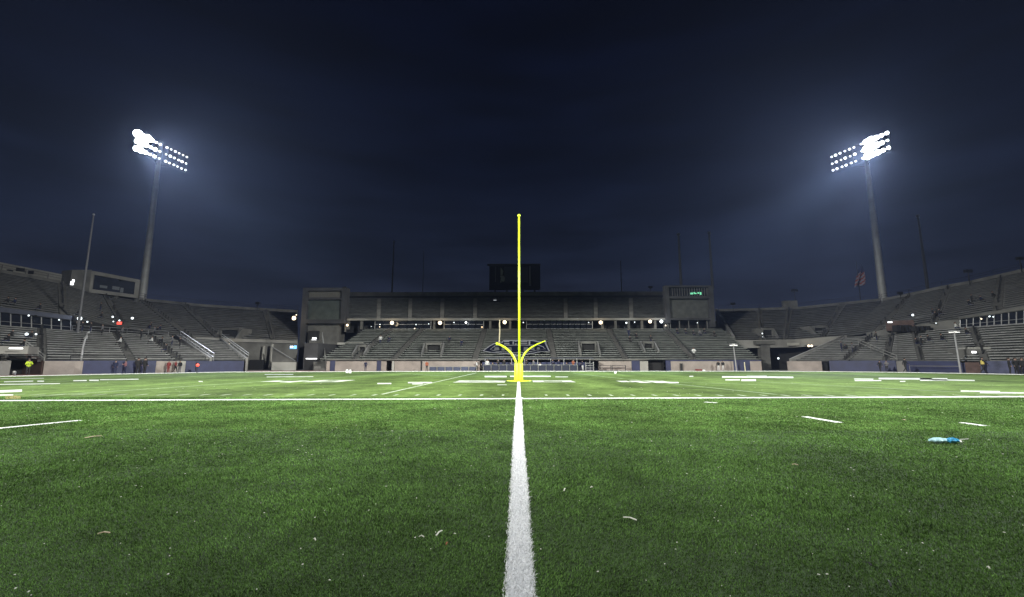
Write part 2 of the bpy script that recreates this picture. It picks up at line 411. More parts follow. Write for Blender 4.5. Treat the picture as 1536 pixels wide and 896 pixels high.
tag(o, 'white painted grass fibres of the midfield line running to the goalpost', 'grass', kind='stuff')

# ------------------------------------------------------------------ seating decks
def lerp(a, b, t): return a + (b - a) * t
class Deck:
    """stepped terrace between matched bottom and top control points"""
    def __init__(s, bot, top): s.b = [W(*p) for p in bot]; s.t = [W(*p) for p in top]; s.bx = [p[0] for p in bot]; s.n = len(bot)
    def u_at(s, x):             # deck parameter for a photo column on its bottom edge
        for i in range(s.n - 1):
            a, b = s.bx[i], s.bx[i + 1]
            if a <= x <= b or (i == 0 and x < a) or (i == s.n - 2 and x > b): return i + (x - a) / (b - a)
    def at(s, u, v):
        i = min(max(int(u), 0), s.n - 2); f = u - i
        return lerp(lerp(s.b[i], s.b[i + 1], f), lerp(s.t[i], s.t[i + 1], f), v)
    def build(s, parent, rows, aisles=(), aw=0.9, bench_h=0.36, benchm=None, sub=2, name='seating_deck', bench=True, rail=True, railm=None, holes=(), stairm=None):
        us = [i / sub for i in range((s.n - 1) * sub + 1)]
        mb = MB()
        for r in range(rows):
            v0, v1 = r / rows, (r + 1) / rows
            for ua, ub in zip(us[:-1], us[1:]):
                P = [s.at(ua, v0), s.at(ub, v0), s.at(ub, v1), s.at(ua, v1)]
                z = [P[0].z, P[1].z]; z1 = [P[3].z, P[2].z]
                a, b = P[0].copy(), P[1].copy(); c, d = P[2].copy(), P[3].copy()
                t1, t2 = Vector((c.x, c.y, z[1])), Vector((d.x, d.y, z[0]))
                mb.add([a, b, t1, t2], [(0, 1, 2, 3)]); mb.add([t2, t1, c, d], [(0, 1, 2, 3)])
        dk = mb.build(name, STEP, parent)
        ctr = [(s.u_at(x) if not isinstance(x, tuple) else x[0]) for x in aisles]
        if bench:
            for r in range(rows):
                v0, v1 = r / rows, (r + 1) / rows; v = lerp(v0, v1, 0.30); v2 = lerp(v0, v1, 0.72)
                mb = MB(); cuts = []
                for c in ctr:
                    L = (s.at(min(c + .05, s.n - 1), v) - s.at(max(c - .05, 0), v)).length / 0.1; cuts.append((c - aw / L / 2, c + aw / L / 2))
                for (ha, hb, hv0, hv1) in holes:
                    if hv0 <= v <= hv1: cuts.append((ha, hb))
                pts = sorted(set(us + [max(min(q, s.n - 1), 0) for c in cuts for q in c]))
                for ua, ub in zip(pts[:-1], pts[1:]):
                    um = (ua + ub) / 2
                    if ub - ua < 1e-4 or any(a < um < b for a, b in cuts): continue
                    p, q_, q2, p2 = s.at(ua, v), s.at(ub, v), s.at(ub, v2), s.at(ua, v2)
                    za, zb = s.at(ua, v0).z + bench_h, s.at(ub, v0).z + bench_h; th = 0.07
                    mb.hexa([(p.x, p.y, za - th), (q_.x, q_.y, zb - th), (q2.x, q2.y, zb - th), (p2.x, p2.y, za - th),
                             (p.x, p.y, za), (q_.x, q_.y, zb), (q2.x, q2.y, zb), (p2.x, p2.y, za)])
                if mb.f: mb.build('bench_row', benchm or BENCH, dk)
        for c in ctr:
            mb = MB()
            L = (s.at(min(c + .05, s.n - 1), .3) - s.at(max(c - .05, 0), .3)).length / 0.1; h = aw * 0.42 / L
            for k in range(rows * 2):
                v0, v1 = k / rows / 2, (k + 1) / rows / 2
                a, b, b2, a2 = s.at(c - h, v0), s.at(c + h, v0), s.at(c + h, v1), s.at(c - h, v1)
                zt = a2.z + 0.02
                mb.hexa([(a.x, a.y, a.z - .1), (b.x, b.y, a.z - .1), (b2.x, b2.y, a.z - .1), (a2.x, a2.y, a.z - .1), (a.x, a.y, zt), (b.x, b.y, zt), (b2.x, b2.y, zt), (a2.x, a2.y, zt)])
            st = mb.build('aisle_stairs', stairm or STAIR, dk)
            if rail:
                for k in range(rows):
                    if random.random() < .35: continue
                    p = s.at(c, (k + .3) / rows); mb = MB()
                    mb.tube([p - Vector((0, 0, .1)), p + Vector((0, 0, .55)), p + Vector((0, 0, .78))], [.07, .08, .13], 6)
                    mb.build('rail_post', railm or BLACK, dk)
        return dk

def wallrun(mb, pts, z0, z1, th=0.3):
    for i, (a, b) in enumerate(zip(pts[:-1], pts[1:])):
        f = lambda z, i: z[i] if isinstance(z, list) else z
        mb.slab((a[0], a[1]), (b[0], b[1]), (f(z0, i), f(z0, i + 1)), (f(z1, i), f(z1, i + 1)), th)
def railrun(mb, pts, h=1.0, post=0.035, step=2.5, bars=2, r=0.03):
    for a, b in zip(pts[:-1], pts[1:]):
        a, b = Vector(a), Vector(b); n = max(1, int((b - a).length / step))
        for k in range(n + 1):
            p = lerp(a, b, k / n); mb.tube([p, p + Vector((0, 0, h))], post, 5)
        for j in range(bars):
            z = Vector((0, 0, h * (j + 1) / bars)); mb.tube([a + z, b + z], r, 5)

def vomitory(parent, x0, x1, y0, y1, Y, depth=4.0, lit=False, label=None):
    """boxed entrance in a seating deck: head wall, two sloping side walls, dark opening"""
    a, b = W(x0, y1, Y), W(x1, y1, Y); z0, z1 = a.z, W(x0, y0, Y).z; wd = b.x - a.x; cx = (a.x + b.x) / 2
    mb = MB()
    mb.box((cx, Y + depth / 2, z1 - .2), (wd, depth, 0.4))
    for sx in (-1, 1): mb.box((cx + sx * (wd / 2 - .12), Y + depth / 2, (z0 + z1 - .4) / 2), (0.24, depth, z1 - z0 - .4))
    o = mb.build('vomitory', CONC_D, parent)
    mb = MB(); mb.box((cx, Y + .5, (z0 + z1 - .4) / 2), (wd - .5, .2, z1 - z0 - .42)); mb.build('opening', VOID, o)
    for sx in (-1, 1):
        X = cx + sx * (wd / 2 + .25); mb = MB()
        mb.hexa([(X - .12, Y - 1.8, z0 - 1.2), (X + .12, Y - 1.8, z0 - 1.2), (X + .12, Y + .5, z0), (X - .12, Y + .5, z0),
                 (X - .12, Y - 1.8, z0 - .25), (X + .12, Y - 1.8, z0 - .25), (X + .12, Y + .5, z1), (X - .12, Y + .5, z1)])
        mb.build('wing_wall', CONC_D, o)
    return o

# wall plan (base on the ground) left to right
LW = [G(x, y) for x, y in ((-420, 577), (-150, 567.5), (0, 563.4), (110, 561.4), (220, 560.0), (300, 558.9), (365, 557.9))]
RW = [G(x, y) for x, y in ((1182, 556.4), (1245, 556.8), (1345, 558.0), (1440, 559.8), (1536, 561.4), (1700, 565.0), (2000, 573))]
WALL_Z = 1.5
LWt = [Vector((p.x, p.y, WALL_Z)) for p in LW]; RWt = [Vector((p.x, p.y, WALL_Z)) for p in RW]

def deck_from(botpts, top):
    d = Deck.__new__(Deck); d.b = [Vector(p) for p in botpts]; d.t = [W(*p) if not isinstance(p, Vector) else p for p in top]; d.n = len(d.b); d.bx = None
    return d
def outer(parent, tops, h_extra=1.1, m=CONC_D, rail=True):
    mb = MB(); wallrun(mb, [(p.x, p.y) for p in tops], -0.02, [p.z + h_extra for p in tops], 0.4); mb.build('rear_wall', m, parent)
    if rail:
        mb = MB(); railrun(mb, [p + Vector((0, 0.2, h_extra)) for p in tops], 0.9, step=3.0); mb.build('top_railing', DARKM, parent)

# ---- left grandstand
LS = empty('grandstand', (LW[3].x, LW[3].y, 0), 'long grey grandstand on the left with video board and hi-vis guard below', 'grandstand', 'grandstands around the field')
d = Deck([(-420, 541.5, LW[0].y + .3), (-150, 541.5, LW[1].y + .3), (0, 542, LW[2].y + .3), (110, 542, LW[3].y + .3), (220, 542, LW[4].y + .3), (318, 542, LW[5].y + 1)],
         [(-420, 470, 50), (-150, 482, 55), (0, 489, 58), (110, 497, 63), (190, 501, 67), (252, 505, 72)])
LD = d; d.build(LS, 14, aisles=(-90, 60, 196, 268), holes=())
LE = Deck([(318, 542, LW[5].y + 1.2), (372, 542, LW[6].y + 1)], [(266, 507, 74), (332, 511, 79)])
LE.build(LS, 12, aisles=(), name='seating_deck')
LUd = Deck([(-420, 430, 52), (-150, 452, 57), (0, 463, 60), (105, 476, 65), (180, 499, 70), (292, 509, 76.5)],
           [(-420, 335, 63), (-150, 376, 71), (0, 409, 78), (102, 428, 84), (150, 441, 89), (215, 451, 95)])
LUd.build(LS, 20, aisles=((1.5,), (2.9,), (4.1,), (4.96,)), benchm=BENCH_U, aw=1.1)
tops = LUd.t
outer(LS, [tops[0], tops[1], tops[2], tops[3], tops[4], tops[5]], 0.6, rail=True)
# balustrade along the front of the lower deck and down its end
mb = MB(); railrun(mb, [W(-150, 541, LW[1].y + .2), W(0, 541.5, LW[2].y + .2), W(60, 541.5, LW[2].y + 2)], .5, step=3)
railrun(mb, [LD.at(2.95, 0.02) , LD.at(4, 0.02), LD.at(4.9, .02)], 0.55, step=4.0, bars=1); mb.build('front_railing', DARKM, LS)
mb = MB(); pa, pb = W(270, 506, 72), W(320, 541.5, LW[5].y + 1)
railrun(mb, [pb, pa], 1.0, post=.04, step=2.2, r=0.05); mb.build('end_railing', STEEL, LS)
mb = MB(); pa, pb = LE.at(0, 0), LE.at(0, 1)
mb.slab((pa.x, pa.y), (pb.x, pb.y), (0, 0), (pa.z + .5, pb.z + .5), 0.3); mb.build('end_wall', CONC, LS)
mb = MB(); pa, pb = LE.at(1, 0), LE.at(1, 1)
mb.slab((pa.x, pa.y), (pb.x, pb.y), (0, 0), (pa.z + .45, pb.z + .45), 0.3); mb.build('end_wall', CONC, LS)
mb = MB(); railrun(mb, [Vector((pa.x, pa.y, pa.z + .45)), Vector((pb.x, pb.y, pb.z + .45))], .7, r=.05); mb.build('end_railing', RAIL, LS)
# concourse behind the lower deck: dark glazed band, posts, fascia
def band(parent, P, y_bot, y_top, n, glass=True, back=1.5):
    """row of windows between the plan points P (pixel x, Y)"""
    for (xa, Ya, ya0, ya1), (xb, Yb, yb0, yb1) in zip(P[:-1], P[1:]):
        A0, A1, B0, B1 = W(xa, ya0, Ya), W(xa, ya1, Ya), W(xb, yb0, Yb), W(xb, yb1, Yb)
        for k in range(n):
            f0, f1 = k / n, (k + 1) / n
            a, b = lerp(A0, B0, f0), lerp(A0, B0, f1); at, bt = lerp(A1, B1, f0), lerp(A1, B1, f1)
            dd = (b - a).normalized(); nn = Vector((-dd.y, dd.x, 0)).normalized() * .12
            g = .07
            p = MB(); p.hexa([a + dd * g + nn, b - dd * g + nn, b - dd * g + nn * 1.6, a + dd * g + nn * 1.6, at + dd * g + nn, bt - dd * g + nn, bt - dd * g + nn * 1.6, at + dd * g + nn * 1.6])
            wo = MB(); wo.tube([a, at], .07, 4); wo.tube([at, bt], .08, 4); wo.tube([a, b], .08, 4); wo.tube([b, bt], .07, 4)
            wo.tube([lerp(a, at, .35), lerp(b, bt, .35)], .03, 4)
            f = wo.build('window', STEEL if glass else DARKM, parent); p.build('pane', GLASS, f)
band(LS, [(-150, 56.5, 483, 457), (0, 59.6, 489.5, 468), (106, 64, 496.5, 480)], 0, 0, 7)
mb = MB()
for (xa, Ya, y0, y1), (xb, Yb, y2, y3) in zip([(-420, 51.5, 445, 434), (-150, 56.3, 457, 449), (0, 59.4, 468, 461)], [(-150, 56.3, 457, 449), (0, 59.4, 468, 461), (108, 63.6, 480, 474)]):
    a, b = W(xa, y0, Ya), W(xb, y2, Yb); mb.slab((a.x, a.y), (b.x, b.y), (a.z, b.z), (W(xa, y1, Ya).z, W(xb, y3, Yb).z), 1.2)
mb.build('fascia', mat('blue_grey_fascia', (0.045, 0.05, 0.075), 0.7, var=.2), LS)
mb = MB()
a, b = W(106, 499, 64.6), W(250, 506, 73.5)
mb.slab((a.x, a.y), (b.x, b.y), (a.z - 1, b.z - 1), (W(106, 478, 64.6).z, W(250, 503, 73.5).z), 0.5)
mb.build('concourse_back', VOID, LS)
mb = MB(); rail_pts = [W(108, 497.5, 63.5), W(190, 501.5, 68), W(252, 505.5, 72.5)]; railrun(mb, rail_pts, .9, step=2.0, bars=2); mb.build('concourse_railing', STEEL, LS)
# upper rim with its row of openings
mb = MB()
rp = [(-420, 63.5, 347, 308), (-150, 71.5, 385, 360), (0, 78.5, 413, 394), (102, 84.5, 430, 414)]
for (xa, Ya, y0, y1), (xb, Yb, y2, y3) in zip(rp[:-1], rp[1:]):
    a, b = W(xa, y0, Ya), W(xb, y2, Yb); mb.slab((a.x, a.y), (b.x, b.y), (a.z, b.z), (W(xa, y1, Ya).z, W(xb, y3, Yb).z), 2.5)
rim = mb.build('rim_building', CONC, LS)
for x, y, ww, hh in ((15, 407, 6, 4), (31, 405, 9, 5), (47, 409, 6, 5), (42, 414.5, 6, 3), (56, 416.5, 5, 3), (-40, 395, 8, 5), (-80, 386, 9, 5)):
    Yw = lerp(78.5, 84.5, x / 102) if x > 0 else lerp(78.5, 71.5, -x / 150)
    c = W(x, y, Yw - .15); mb = MB(); mb.box(c, (ww * Yw / F, .5, hh * Yw / F), math.atan2(6, 10)); mb.build('vent_opening', VOID, rim)
mb = MB(); a, b = W(104, 434, 83), W(133, 440, 86)
mb.slab((a.x, a.y), (b.x, b.y), (a.z, b.z), (W(104, 405, 83).z, W(133, 405, 86).z), 3.0); tw = mb.build('stair_tower', CONC_D, LS)
mb = MB(); c = W(108, 425, 82.8); mb.box(c, (.35, .3, .7)); mb.build('lit_window', LITW, tw)
mb = MB(); c = W(110, 421.5, 82.6); mb.box(c, (.2, .3, .5)); mb.build('lit_window', LITW, tw)
# left video board
VB = empty('video_board', W(170, 448, 87.5), 'long dark switched-off video board in a pale frame on the left rim', 'video board')
A0, A1, B0, B1 = W(130, 438.5, 86.5), W(134, 405.5, 86.5), W(207, 447.5, 91), W(209, 420, 91)
A1.x = A0.x; A1.y = A0.y; B1.x = B0.x; B1.y = B0.y
def board(parent, A0, A1, B0, B1, fr, th, fm, pm, name='screen'):
    dd = Vector((B0.x - A0.x, B0.y - A0.y, 0)).normalized(); nn = Vector((-dd.y, dd.x, 0))
    def q(f0, g0, f1, g1, o0, o1):
        P = [lerp(lerp(A0, B0, f0), lerp(A1, B1, f0), g0), lerp(lerp(A0, B0, f1), lerp(A1, B1, f1), g0), lerp(lerp(A0, B0, f1), lerp(A1, B1, f1), g1), lerp(lerp(A0, B0, f0), lerp(A1, B1, f0), g1)]
        return [P[0] + nn * o0, P[1] + nn * o0, P[1] + nn * o1, P[0] + nn * o1, P[3] + nn * o0, P[2] + nn * o0, P[2] + nn * o1, P[3] + nn * o1]
    W_ = (B0 - A0).length; H_ = A1.z - A0.z; fx, fy = fr / W_, fr / H_
    mb = MB(); mb.hexa(q(0, 0, fx, 1, 0, th)); mb.hexa(q(1 - fx, 0, 1, 1, 0, th)); mb.hexa(q(fx, 0, 1 - fx, fy, 0, th)); mb.hexa(q(fx, 1 - fy, 1 - fx, 1, 0, th)); mb.build('frame', fm, parent)
    mb = MB(); mb.hexa(q(fx, fy, 1 - fx, 1 - fy, th * .3, th * .9)); s = mb.build(name, pm, parent)
    return q, s
SCR = mat('dark_screen', (0.012, 0.015, 0.024), 0.25, var=.3, nscale=.4)
q, s = board(VB, A0, A1, B0, B1, 0.75, 1.6, CONC, SCR)
SCRL = mat('dim_screen_text', (0.05, 0.055, 0.06), 0.5, emit=(.6, .7, .8), estr=.03); SCRL.cycles.emission_sampling = 'NONE'
for f0, g0, f1, g1 in ((.22, .30, .36, .42), (.46, .30, .60, .46), (.62, .20, .68, .44)):
    mb = MB(); mb.hexa(q(f0, g0, f1, g1, .40, .47)); mb.build('screen_text', SCRL, s)
mb = MB()
for f in (.1, .5, .9):
    p = lerp(A0, B0, f); mb.box((p.x, p.y + .8, p.z - 1.2), (.5, .5, 2.6))
mb.build('support', CONC_D, VB)

# ---- left corner bowl
LC = empty('grandstand', W(370, 556, 83), 'curved grey corner grandstand between the left stand and the far stand', 'grandstand', 'grandstands around the field')
LCd = Deck([(292, 509.5, 77), (345, 512, 80), (400, 513.5, 83), (447, 515, 85)], [(216, 451, 95.5), (300, 459.5, 98), (385, 465, 101), (446, 468.5, 103)])
LCd.build(LC, 18, aisles=(330, 410,), aw=1.1, benchm=BENCH_U)
outer(LC, [LCd.at(i, 1) for i in (0, 1, 2, 3)], 0.5)
mb = MB(); wallrun(mb, [(p.x, p.y) for p in LCd.b], -0.02, [p.z + .1 for p in LCd.b], .4); mb.build('front_wall', CONC_D, LC)
mb = MB(); wallrun(mb, [(p.x, p.y - .35) for p in LCd.b], [p.z - .1 for p in LCd.b], [p.z + .5 for p in LCd.b], .32); mb.build('ledge', CONC, LC)
vomitory(LC, 328, 357, 492, 512, 82.2)
mb = MB()
for x, h0 in ((396, 519), (409, 516)):
    a, b = W(x, h0, 82), W(x - 4, 557, 82); mb.tube([a, b], .22, 6)
mb.build('buttress', CONC_L, LC)
mb = MB(); a, b = W(409, 522, 79), W(444, 543, 76); a0, b0 = W(409, 557, 79), W(444, 557, 76)
mb.add([a0, b0, b, a], [(0, 1, 2, 3)]); mb.slab((a.x, a.y), (b.x, b.y), (-.02, -.02), (a.z, b.z), .35); rp_ = mb.build('ramp_wall', CONC, LC)
mb = MB(); mb.tube([a + Vector((0, -.1, .1)), b + Vector((0, -.1, .1))], .1, 6); mb.build('ramp_rail', RAIL, rp_)
mb = MB(); a, b = W(408, 544, 73), W(444, 544, 73); mb.slab((a.x, a.y), (b.x, b.y), 0, 1.35, .2); mb.build('low_wall', CONC_L, LC)
mb = MB(); mb.box(W(385, 549, 81.5), (2.6, .3, 2.2)); mb.build('doorway', VOID, LC)

# ---- far (centre) grandstand
CS = empty('grandstand', (XP(778, 70), 70, 0), 'wide far grandstand with two decks facing the goalpost', 'grandstand', 'grandstands around the field')
XA, XB = XP(478, 70), XP(1142, 70)
z0, z1 = W(778, 541.5, 70).z, W(778, 494, 88).z
CD = deck_from([(XA, 70, z0), (0, 70, z0), (XB, 70, z0)], [Vector((XP(447, 70) + 4.2, 88, z1)), Vector((0, 88, z1)), Vector((XP(1100, 84) , 88, z1))]); CD.bx = [478, 778, 1142]
CD.build(CS, 18, aisles=(530, 590, 712, 832, 940, 1042, ), aw=1.1, rail=False, benchm=BENCH_C)
mb = MB()
for x in (530, 590, 940, 1042):
    u = CD.u_at(x); 
    railrun(mb, [CD.at(u, .02), CD.at(u, .97)], .75, step=2.6, bars=1, post=.04, r=.045)
mb.build('aisle_handrail', DARKM, CS)
VOMS = ((638, 662, 514, 529), (871, 895, 512, 528), (537, 549, 517, 529), (965, 981, 512, 524))
z2, z3 = W(778, 480, 88).z, W(778, 448, 108).z
CU = deck_from([(XP(517, 88), 88, z2), (0, 88, z2), (XP(1003, 88), 88, z2)], [Vector((XP(517, 108), 108, z3)), Vector((0, 108, z3)), Vector((XP(1003, 108), 108, z3))]); CU.bx = [517, 778, 1003]
CU.build(CS, 18, aisles=(565, 613, 662, 712, 850, 896, 950), aw=1.0, rail=False, benchm=mat('upper_deck_bench', (0.19, 0.20, 0.20), .8, var=.3, nscale=1), stairm=CONC)  # bench colour raised so the far upper rows show
mb = MB(); mb.slab((XP(513, 108), 108), (XP(1005, 108), 108), z3 - .3, W(778, 438, 108).z, 3.0); ro = mb.build('roof_band', CONC_D, CS)
mb = MB(); mb.slab((XP(513, 107.9), 107.85), (XP(1005, 107.9), 107.85), W(778, 446.5, 107.9).z, W(778, 443.8, 107.9).z, .12); mb.build('shadow_strip', VOID, ro)  # near-black strip on the band's face; the gap's shade is its colour
mb = MB(); mb.slab((XP(513, 110), 110.99), (XP(1005, 110), 110.99), -.02, z3 - .3, .4); mb.build('rear_wall', CONC_D, CS)
# ends of the upper deck
for sx, xx in ((-1, 517), (1, 1003)):
    mb = MB(); a, b = (XP(xx, 88), 88), (XP(xx, 108), 108)
    if sx > 0: mb.slab(b, a, (z1 - .5, z1 - .5), (z3 + 1, z2 + .9), .35)
    else: mb.slab(a, b, (z1 - .5, z1 - .5), (z2 + .9, z3 + 1), .35)
    mb.build('end_wall', CONC_D, CS)
mb = MB(); mb.slab((XP(517, 87.8), 87.8), (XP(1003, 87.8), 87.8), W(0, 480.6, 87.8).z - .15, W(0, 478.5, 87.8).z, .3); mb.build('deck_edge', CONC, CS)
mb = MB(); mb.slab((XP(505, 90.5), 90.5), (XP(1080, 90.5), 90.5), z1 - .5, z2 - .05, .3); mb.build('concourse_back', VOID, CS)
mb = MB(); mb.add([(XP(517, 88), 88.2, z2 - .02), (XP(1003, 88), 88.2, z2 - .02), (XP(1003, 88), 90.5, z2 - .02), (XP(517, 88), 90.5, z2 - .02)], [(0, 1, 2, 3)]); mb.build('concourse_ceiling', CONC_D, CS)
# glazing of the concourse
bz0, bz1 = z1 + .1, z2 - .15
def cwin(xa, xb, n, Y=88.3):
    for k in range(n):
        a = XP(lerp(xa, xb, k / n), Y); b = XP(lerp(xa, xb, (k + 1) / n), Y)
        f = MB()
        for X in (a, b): f.box((X, Y, (bz0 + bz1) / 2), (.1, .12, bz1 - bz0))
        for z in (bz0, bz0 + .9, bz1): f.box(((a + b) / 2, Y, z), (b - a - .1, .08, .07))
        fo = f.build('window', STEEL, CS); p = MB(); p.box(((a + b) / 2, Y + .05, (bz0 + bz1) / 2), (b - a - .14, .02, bz1 - bz0 - .1)); p.build('pane', GLASS, fo)
cwin(560, 645, 7); cwin(665, 725, 5); cwin(790, 890, 11)
mb = MB()
for x in (520, 540, 650, 735, 765, 905, 925, 945, 965, 985, 1000):
    mb.box((XP(x, 88.4), 88.4, (z1 + z2) / 2), (.45, .45, z2 - z1 - .06))
mb.build('column', CONC_D, CS)
# left end block with dark board, right end block with lit windows
BL = MB(); Yb = 87.0
def blk(mb, xa, xb, ya, yb, Y, dep):
    mb.box(((XP(xa, Y) + XP(xb, Y)) / 2, Y + dep / 2, (W(0, ya, Y).z + W(0, yb, Y).z) / 2), (XP(xb, Y) - XP(xa, Y), dep, W(0, ya, Y).z - W(0, yb, Y).z))
for xa, xb, ya, yb, dep in ((447, 455, 433, 556, 1.5), (507, 515, 433, 486, 1.5), (455, 507, 433, 437.5, 1.5), (455, 507, 447.5, 450.5, 1.5), (455, 507, 480, 486, 1.5)):
    blk(BL, xa, xb, ya, yb, Yb, dep)
blk(BL, 455, 476, 515, 556, Yb - 14, 15)
BLKM = mat('dim_block_concrete', (.035, .035, .038), .9, var=.3, nscale=.5); lb = BL.build('end_block', BLKM, CS)
p = MB(); blk(p, 455, 507, 437.6, 447.4, Yb + .6, .8); p.build('ribbon_board', mat('brown_louvre', (.09, .085, .075), .8, var=.3, nscale=3, stretch=(6, 1, 1)), lb)
p = MB(); blk(p, 455, 507, 450.6, 479.9, Yb + .6, .8); p.build('dark_board', mat('green_black_panel', (.04, .05, .045), .6, var=.3, nscale=1), lb)
p = MB(); blk(p, 456, 506, 486.2, 555, Yb + 1, 3); p.build('rear_wall', CONC_D, lb)
p = MB(); blk(p, 459, 473, 497, 518, Yb - .2, 1.0); dr = p.build('doorway', VOID, lb)
p = MB(); blk(p, 466, 472, 507, 508.6, Yb - .45, .2); blk(p, 465, 472, 510, 511.4, Yb - .45, .2); p.build('lit_panel', LITW, dr)
p = MB(); blk(p, 457, 475, 539, 556, Yb - 14.2, 1.0); dr = p.build('doorway', VOID, lb)
p = MB(); blk(p, 458.5, 474, 537.6, 539, Yb - 14.4, .3); p.build('lintel_light', LITW, dr)
# stair climbing beside the block
p = MB(); a0, a1 = (XP(489, 70), 70), (XP(478, 84), 84)
for k in range(16):
    f = k / 16; X = lerp(XP(483, 70), XP(470, 84) , f); Y = lerp(70, 84, f); p.box((X, Y + .45, lerp(0, 5.4, f) / 2 + .2), (2.2, .9, lerp(0, 5.4, f) + .4))
p.build('stairs', CONC_D, CS)
p = MB(); railrun(p, [(XP(489, 70), 70, .6), (XP(481, 84), 84, 6.0)], 1.0, step=1.5, r=.05); p.build('stair_railing', RAIL, CS)
BR = MB()
for xa, xb, ya, yb, dep in ((1003, 1009, 431, 486, 1.5), (1070, 1077, 431, 492, 1.5), (1009, 1070, 431, 433.5, 1.5), (1009, 1070, 446.5, 450, 1.5), (1009, 1070, 478.5, 481.5, 1.5)):
    blk(BR, xa, xb, ya, yb, Yb, dep)
rb = BR.build('end_block', BLKM, CS)
p = MB(); blk(p, 1009, 1070, 433.6, 446.4, Yb + .8, .6); p.build('press_window', GLASS, rb)
p = MB(); blk(p, 1009, 1070, 450.1, 478.4, Yb + .8, .6); p.build('dark_board', mat('grey_black_panel', (.05, .052, .05), .6, var=.3, nscale=1), rb)
p = MB()
for xa, xb, ya, yb in ((1042, 1046, 441.5, 444), (1048, 1051, 442, 443.5), (1052.5, 1055, 441, 443), (1056, 1058.5, 441, 444.5), (1047, 1049, 441, 442)): blk(p, xa, xb, ya, yb, Yb + .5, .25)
p.build('lit_window', GREENL, rb)
p = MB()
for k in range(16): blk(p, 1010 + k * 3.8, 1010.7 + k * 3.8, 433.8, 446.2, Yb + .55, .2)
p.build('mullion', CONC_D, rb)
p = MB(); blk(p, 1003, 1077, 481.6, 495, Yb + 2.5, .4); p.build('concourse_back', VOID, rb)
for k in range(5):
    p = MB(); blk(p, 1008 + k * 14, 1009 + k * 14, 481.5, 494, Yb + .6, .2); p.build('post', CONC_D, rb)
# wall at right of block falling to the corner bowl
p = MB(); aa, bb = (XP(1101, 84), 84), (XP(1078, 103), 103)
p.slab(bb, aa, (-.02, -.02), (W(1080, 466, 103).z + .4, W(1100, 510, 84).z + .6), .5); p.build('end_wall', CONC_D, CS)
# cross aisle lines of the lower deck
for (xa, xb, y, Yc) in ((506, 545, 514.5, 79.6), (992, 1090, 513.6, 79.9)):
    p = MB(); c1, c2 = W(xa, y, Yc), W(xb, y, Yc); p.slab((c1.x, c1.y), (c2.x, c2.y), c1.z - .3, c1.z + .05, .15); p.build('cross_aisle_edge', CONC_L, CS)

# club emblem laid over the benches of the lower deck (plain arrowhead outline and blocks)
def em_pt(x, y, lift=.5):
    # point on the deck slope seen at (x, y)
    lo, hi = 70.0, 88.0
    for _ in range(30):
        mid = (lo + hi) / 2; p = W(x, y, mid); zz = z0 + (z1 - z0) * (mid - 70) / 18 + lift
        if p.z < zz: hi = mid
        else: lo = mid
    return W(x, y, lo)
for q_ in VOMS: vomitory(CS, *q_, em_pt(768, q_[3], 0).y, depth=3.0)
EM = empty('seat_emblem', CD.at(1, .5), 'navy arrow-shaped team emblem with white outline laid over the seats behind the goalpost', 'emblem')
def em(pts, m, lift, name):
    p = MB(); P = [em_pt(x, y, lift) for x, y in pts]; n = len(P)
    p.add(P + [v + Vector((0, 0.02, -.05)) for v in P], [tuple(range(n)), tuple(range(2 * n - 1, n - 1, -1))] + [(i, i + n, (i + 1) % n + n, (i + 1) % n) for i in range(n)])
    return p.build(name, m, EM)
outl = [(724, 526.5), (733, 519.5), (741, 514.8), (752, 514.0), (755, 510.2), (800, 510.2), (812, 513), (818, 511), (821, 519), (825, 527), (812, 527.5), (803, 529.5), (790, 532), (776, 533.4), (762, 531), (744, 529.4), (733, 528.6)]
GREYP = mat('grey_seat_paint', (.20, .205, .22), .7, var=.2); NAVYP = mat('navy_seat_paint', (.004, .005, .014), .9, spec=.05)
cx_, cy_ = 775, 521.5
em(outl, GREYP, .50, 'emblem_outline')
em([(cx_ + (x - cx_) * .955, cy_ + (y - cy_) * .86) for x, y in outl], NAVYP, .58, 'emblem_field')
SEATP = mat('bare_seat_tone', (.07, .075, .072), .8, var=.2)
inner = [(735, 524), (742, 518.8), (750, 517.6), (808, 517.6), (815, 520), (818, 523.6), (806, 525.6), (790, 528.8), (775, 529.6), (758, 528), (744, 526.8)]
em(inner, GREYP, .66, 'emblem_stroke')
em([(cx_ + (x - cx_) * .975, cy_ + 1.5 + (y - cy_ - 1.5) * .86) for x, y in inner], NAVYP, .72, 'emblem_field')
for x0, x1, y0, y1 in ((741, 749, 521, 525), (752, 757, 520.6, 525.6), (760, 768, 521, 526), (785, 793, 521, 526), (796, 802, 520.6, 525), (805, 810, 521, 524)):
    em([(x0, y1), (x1, y1), (x1 - 1, y0), (x0 + 1, y0)], SEATP, .80, 'emblem_letter')
for x0, x1, y0, y1 in ((756, 764, 511.8, 513), (756, 764, 515.2, 516.2), (769, 770.6, 511.6, 516.6), (772, 775, 511.6, 512.6), (772, 775, 515.6, 516.6), (781, 791, 512.2, 513.2), (781, 791, 515.2, 516.0), (793, 795.4, 511.6, 516.8)):
    em([(x0, y1), (x1, y1), (x1, y0), (x0, y0)], GREYP, .70, 'emblem_letter')
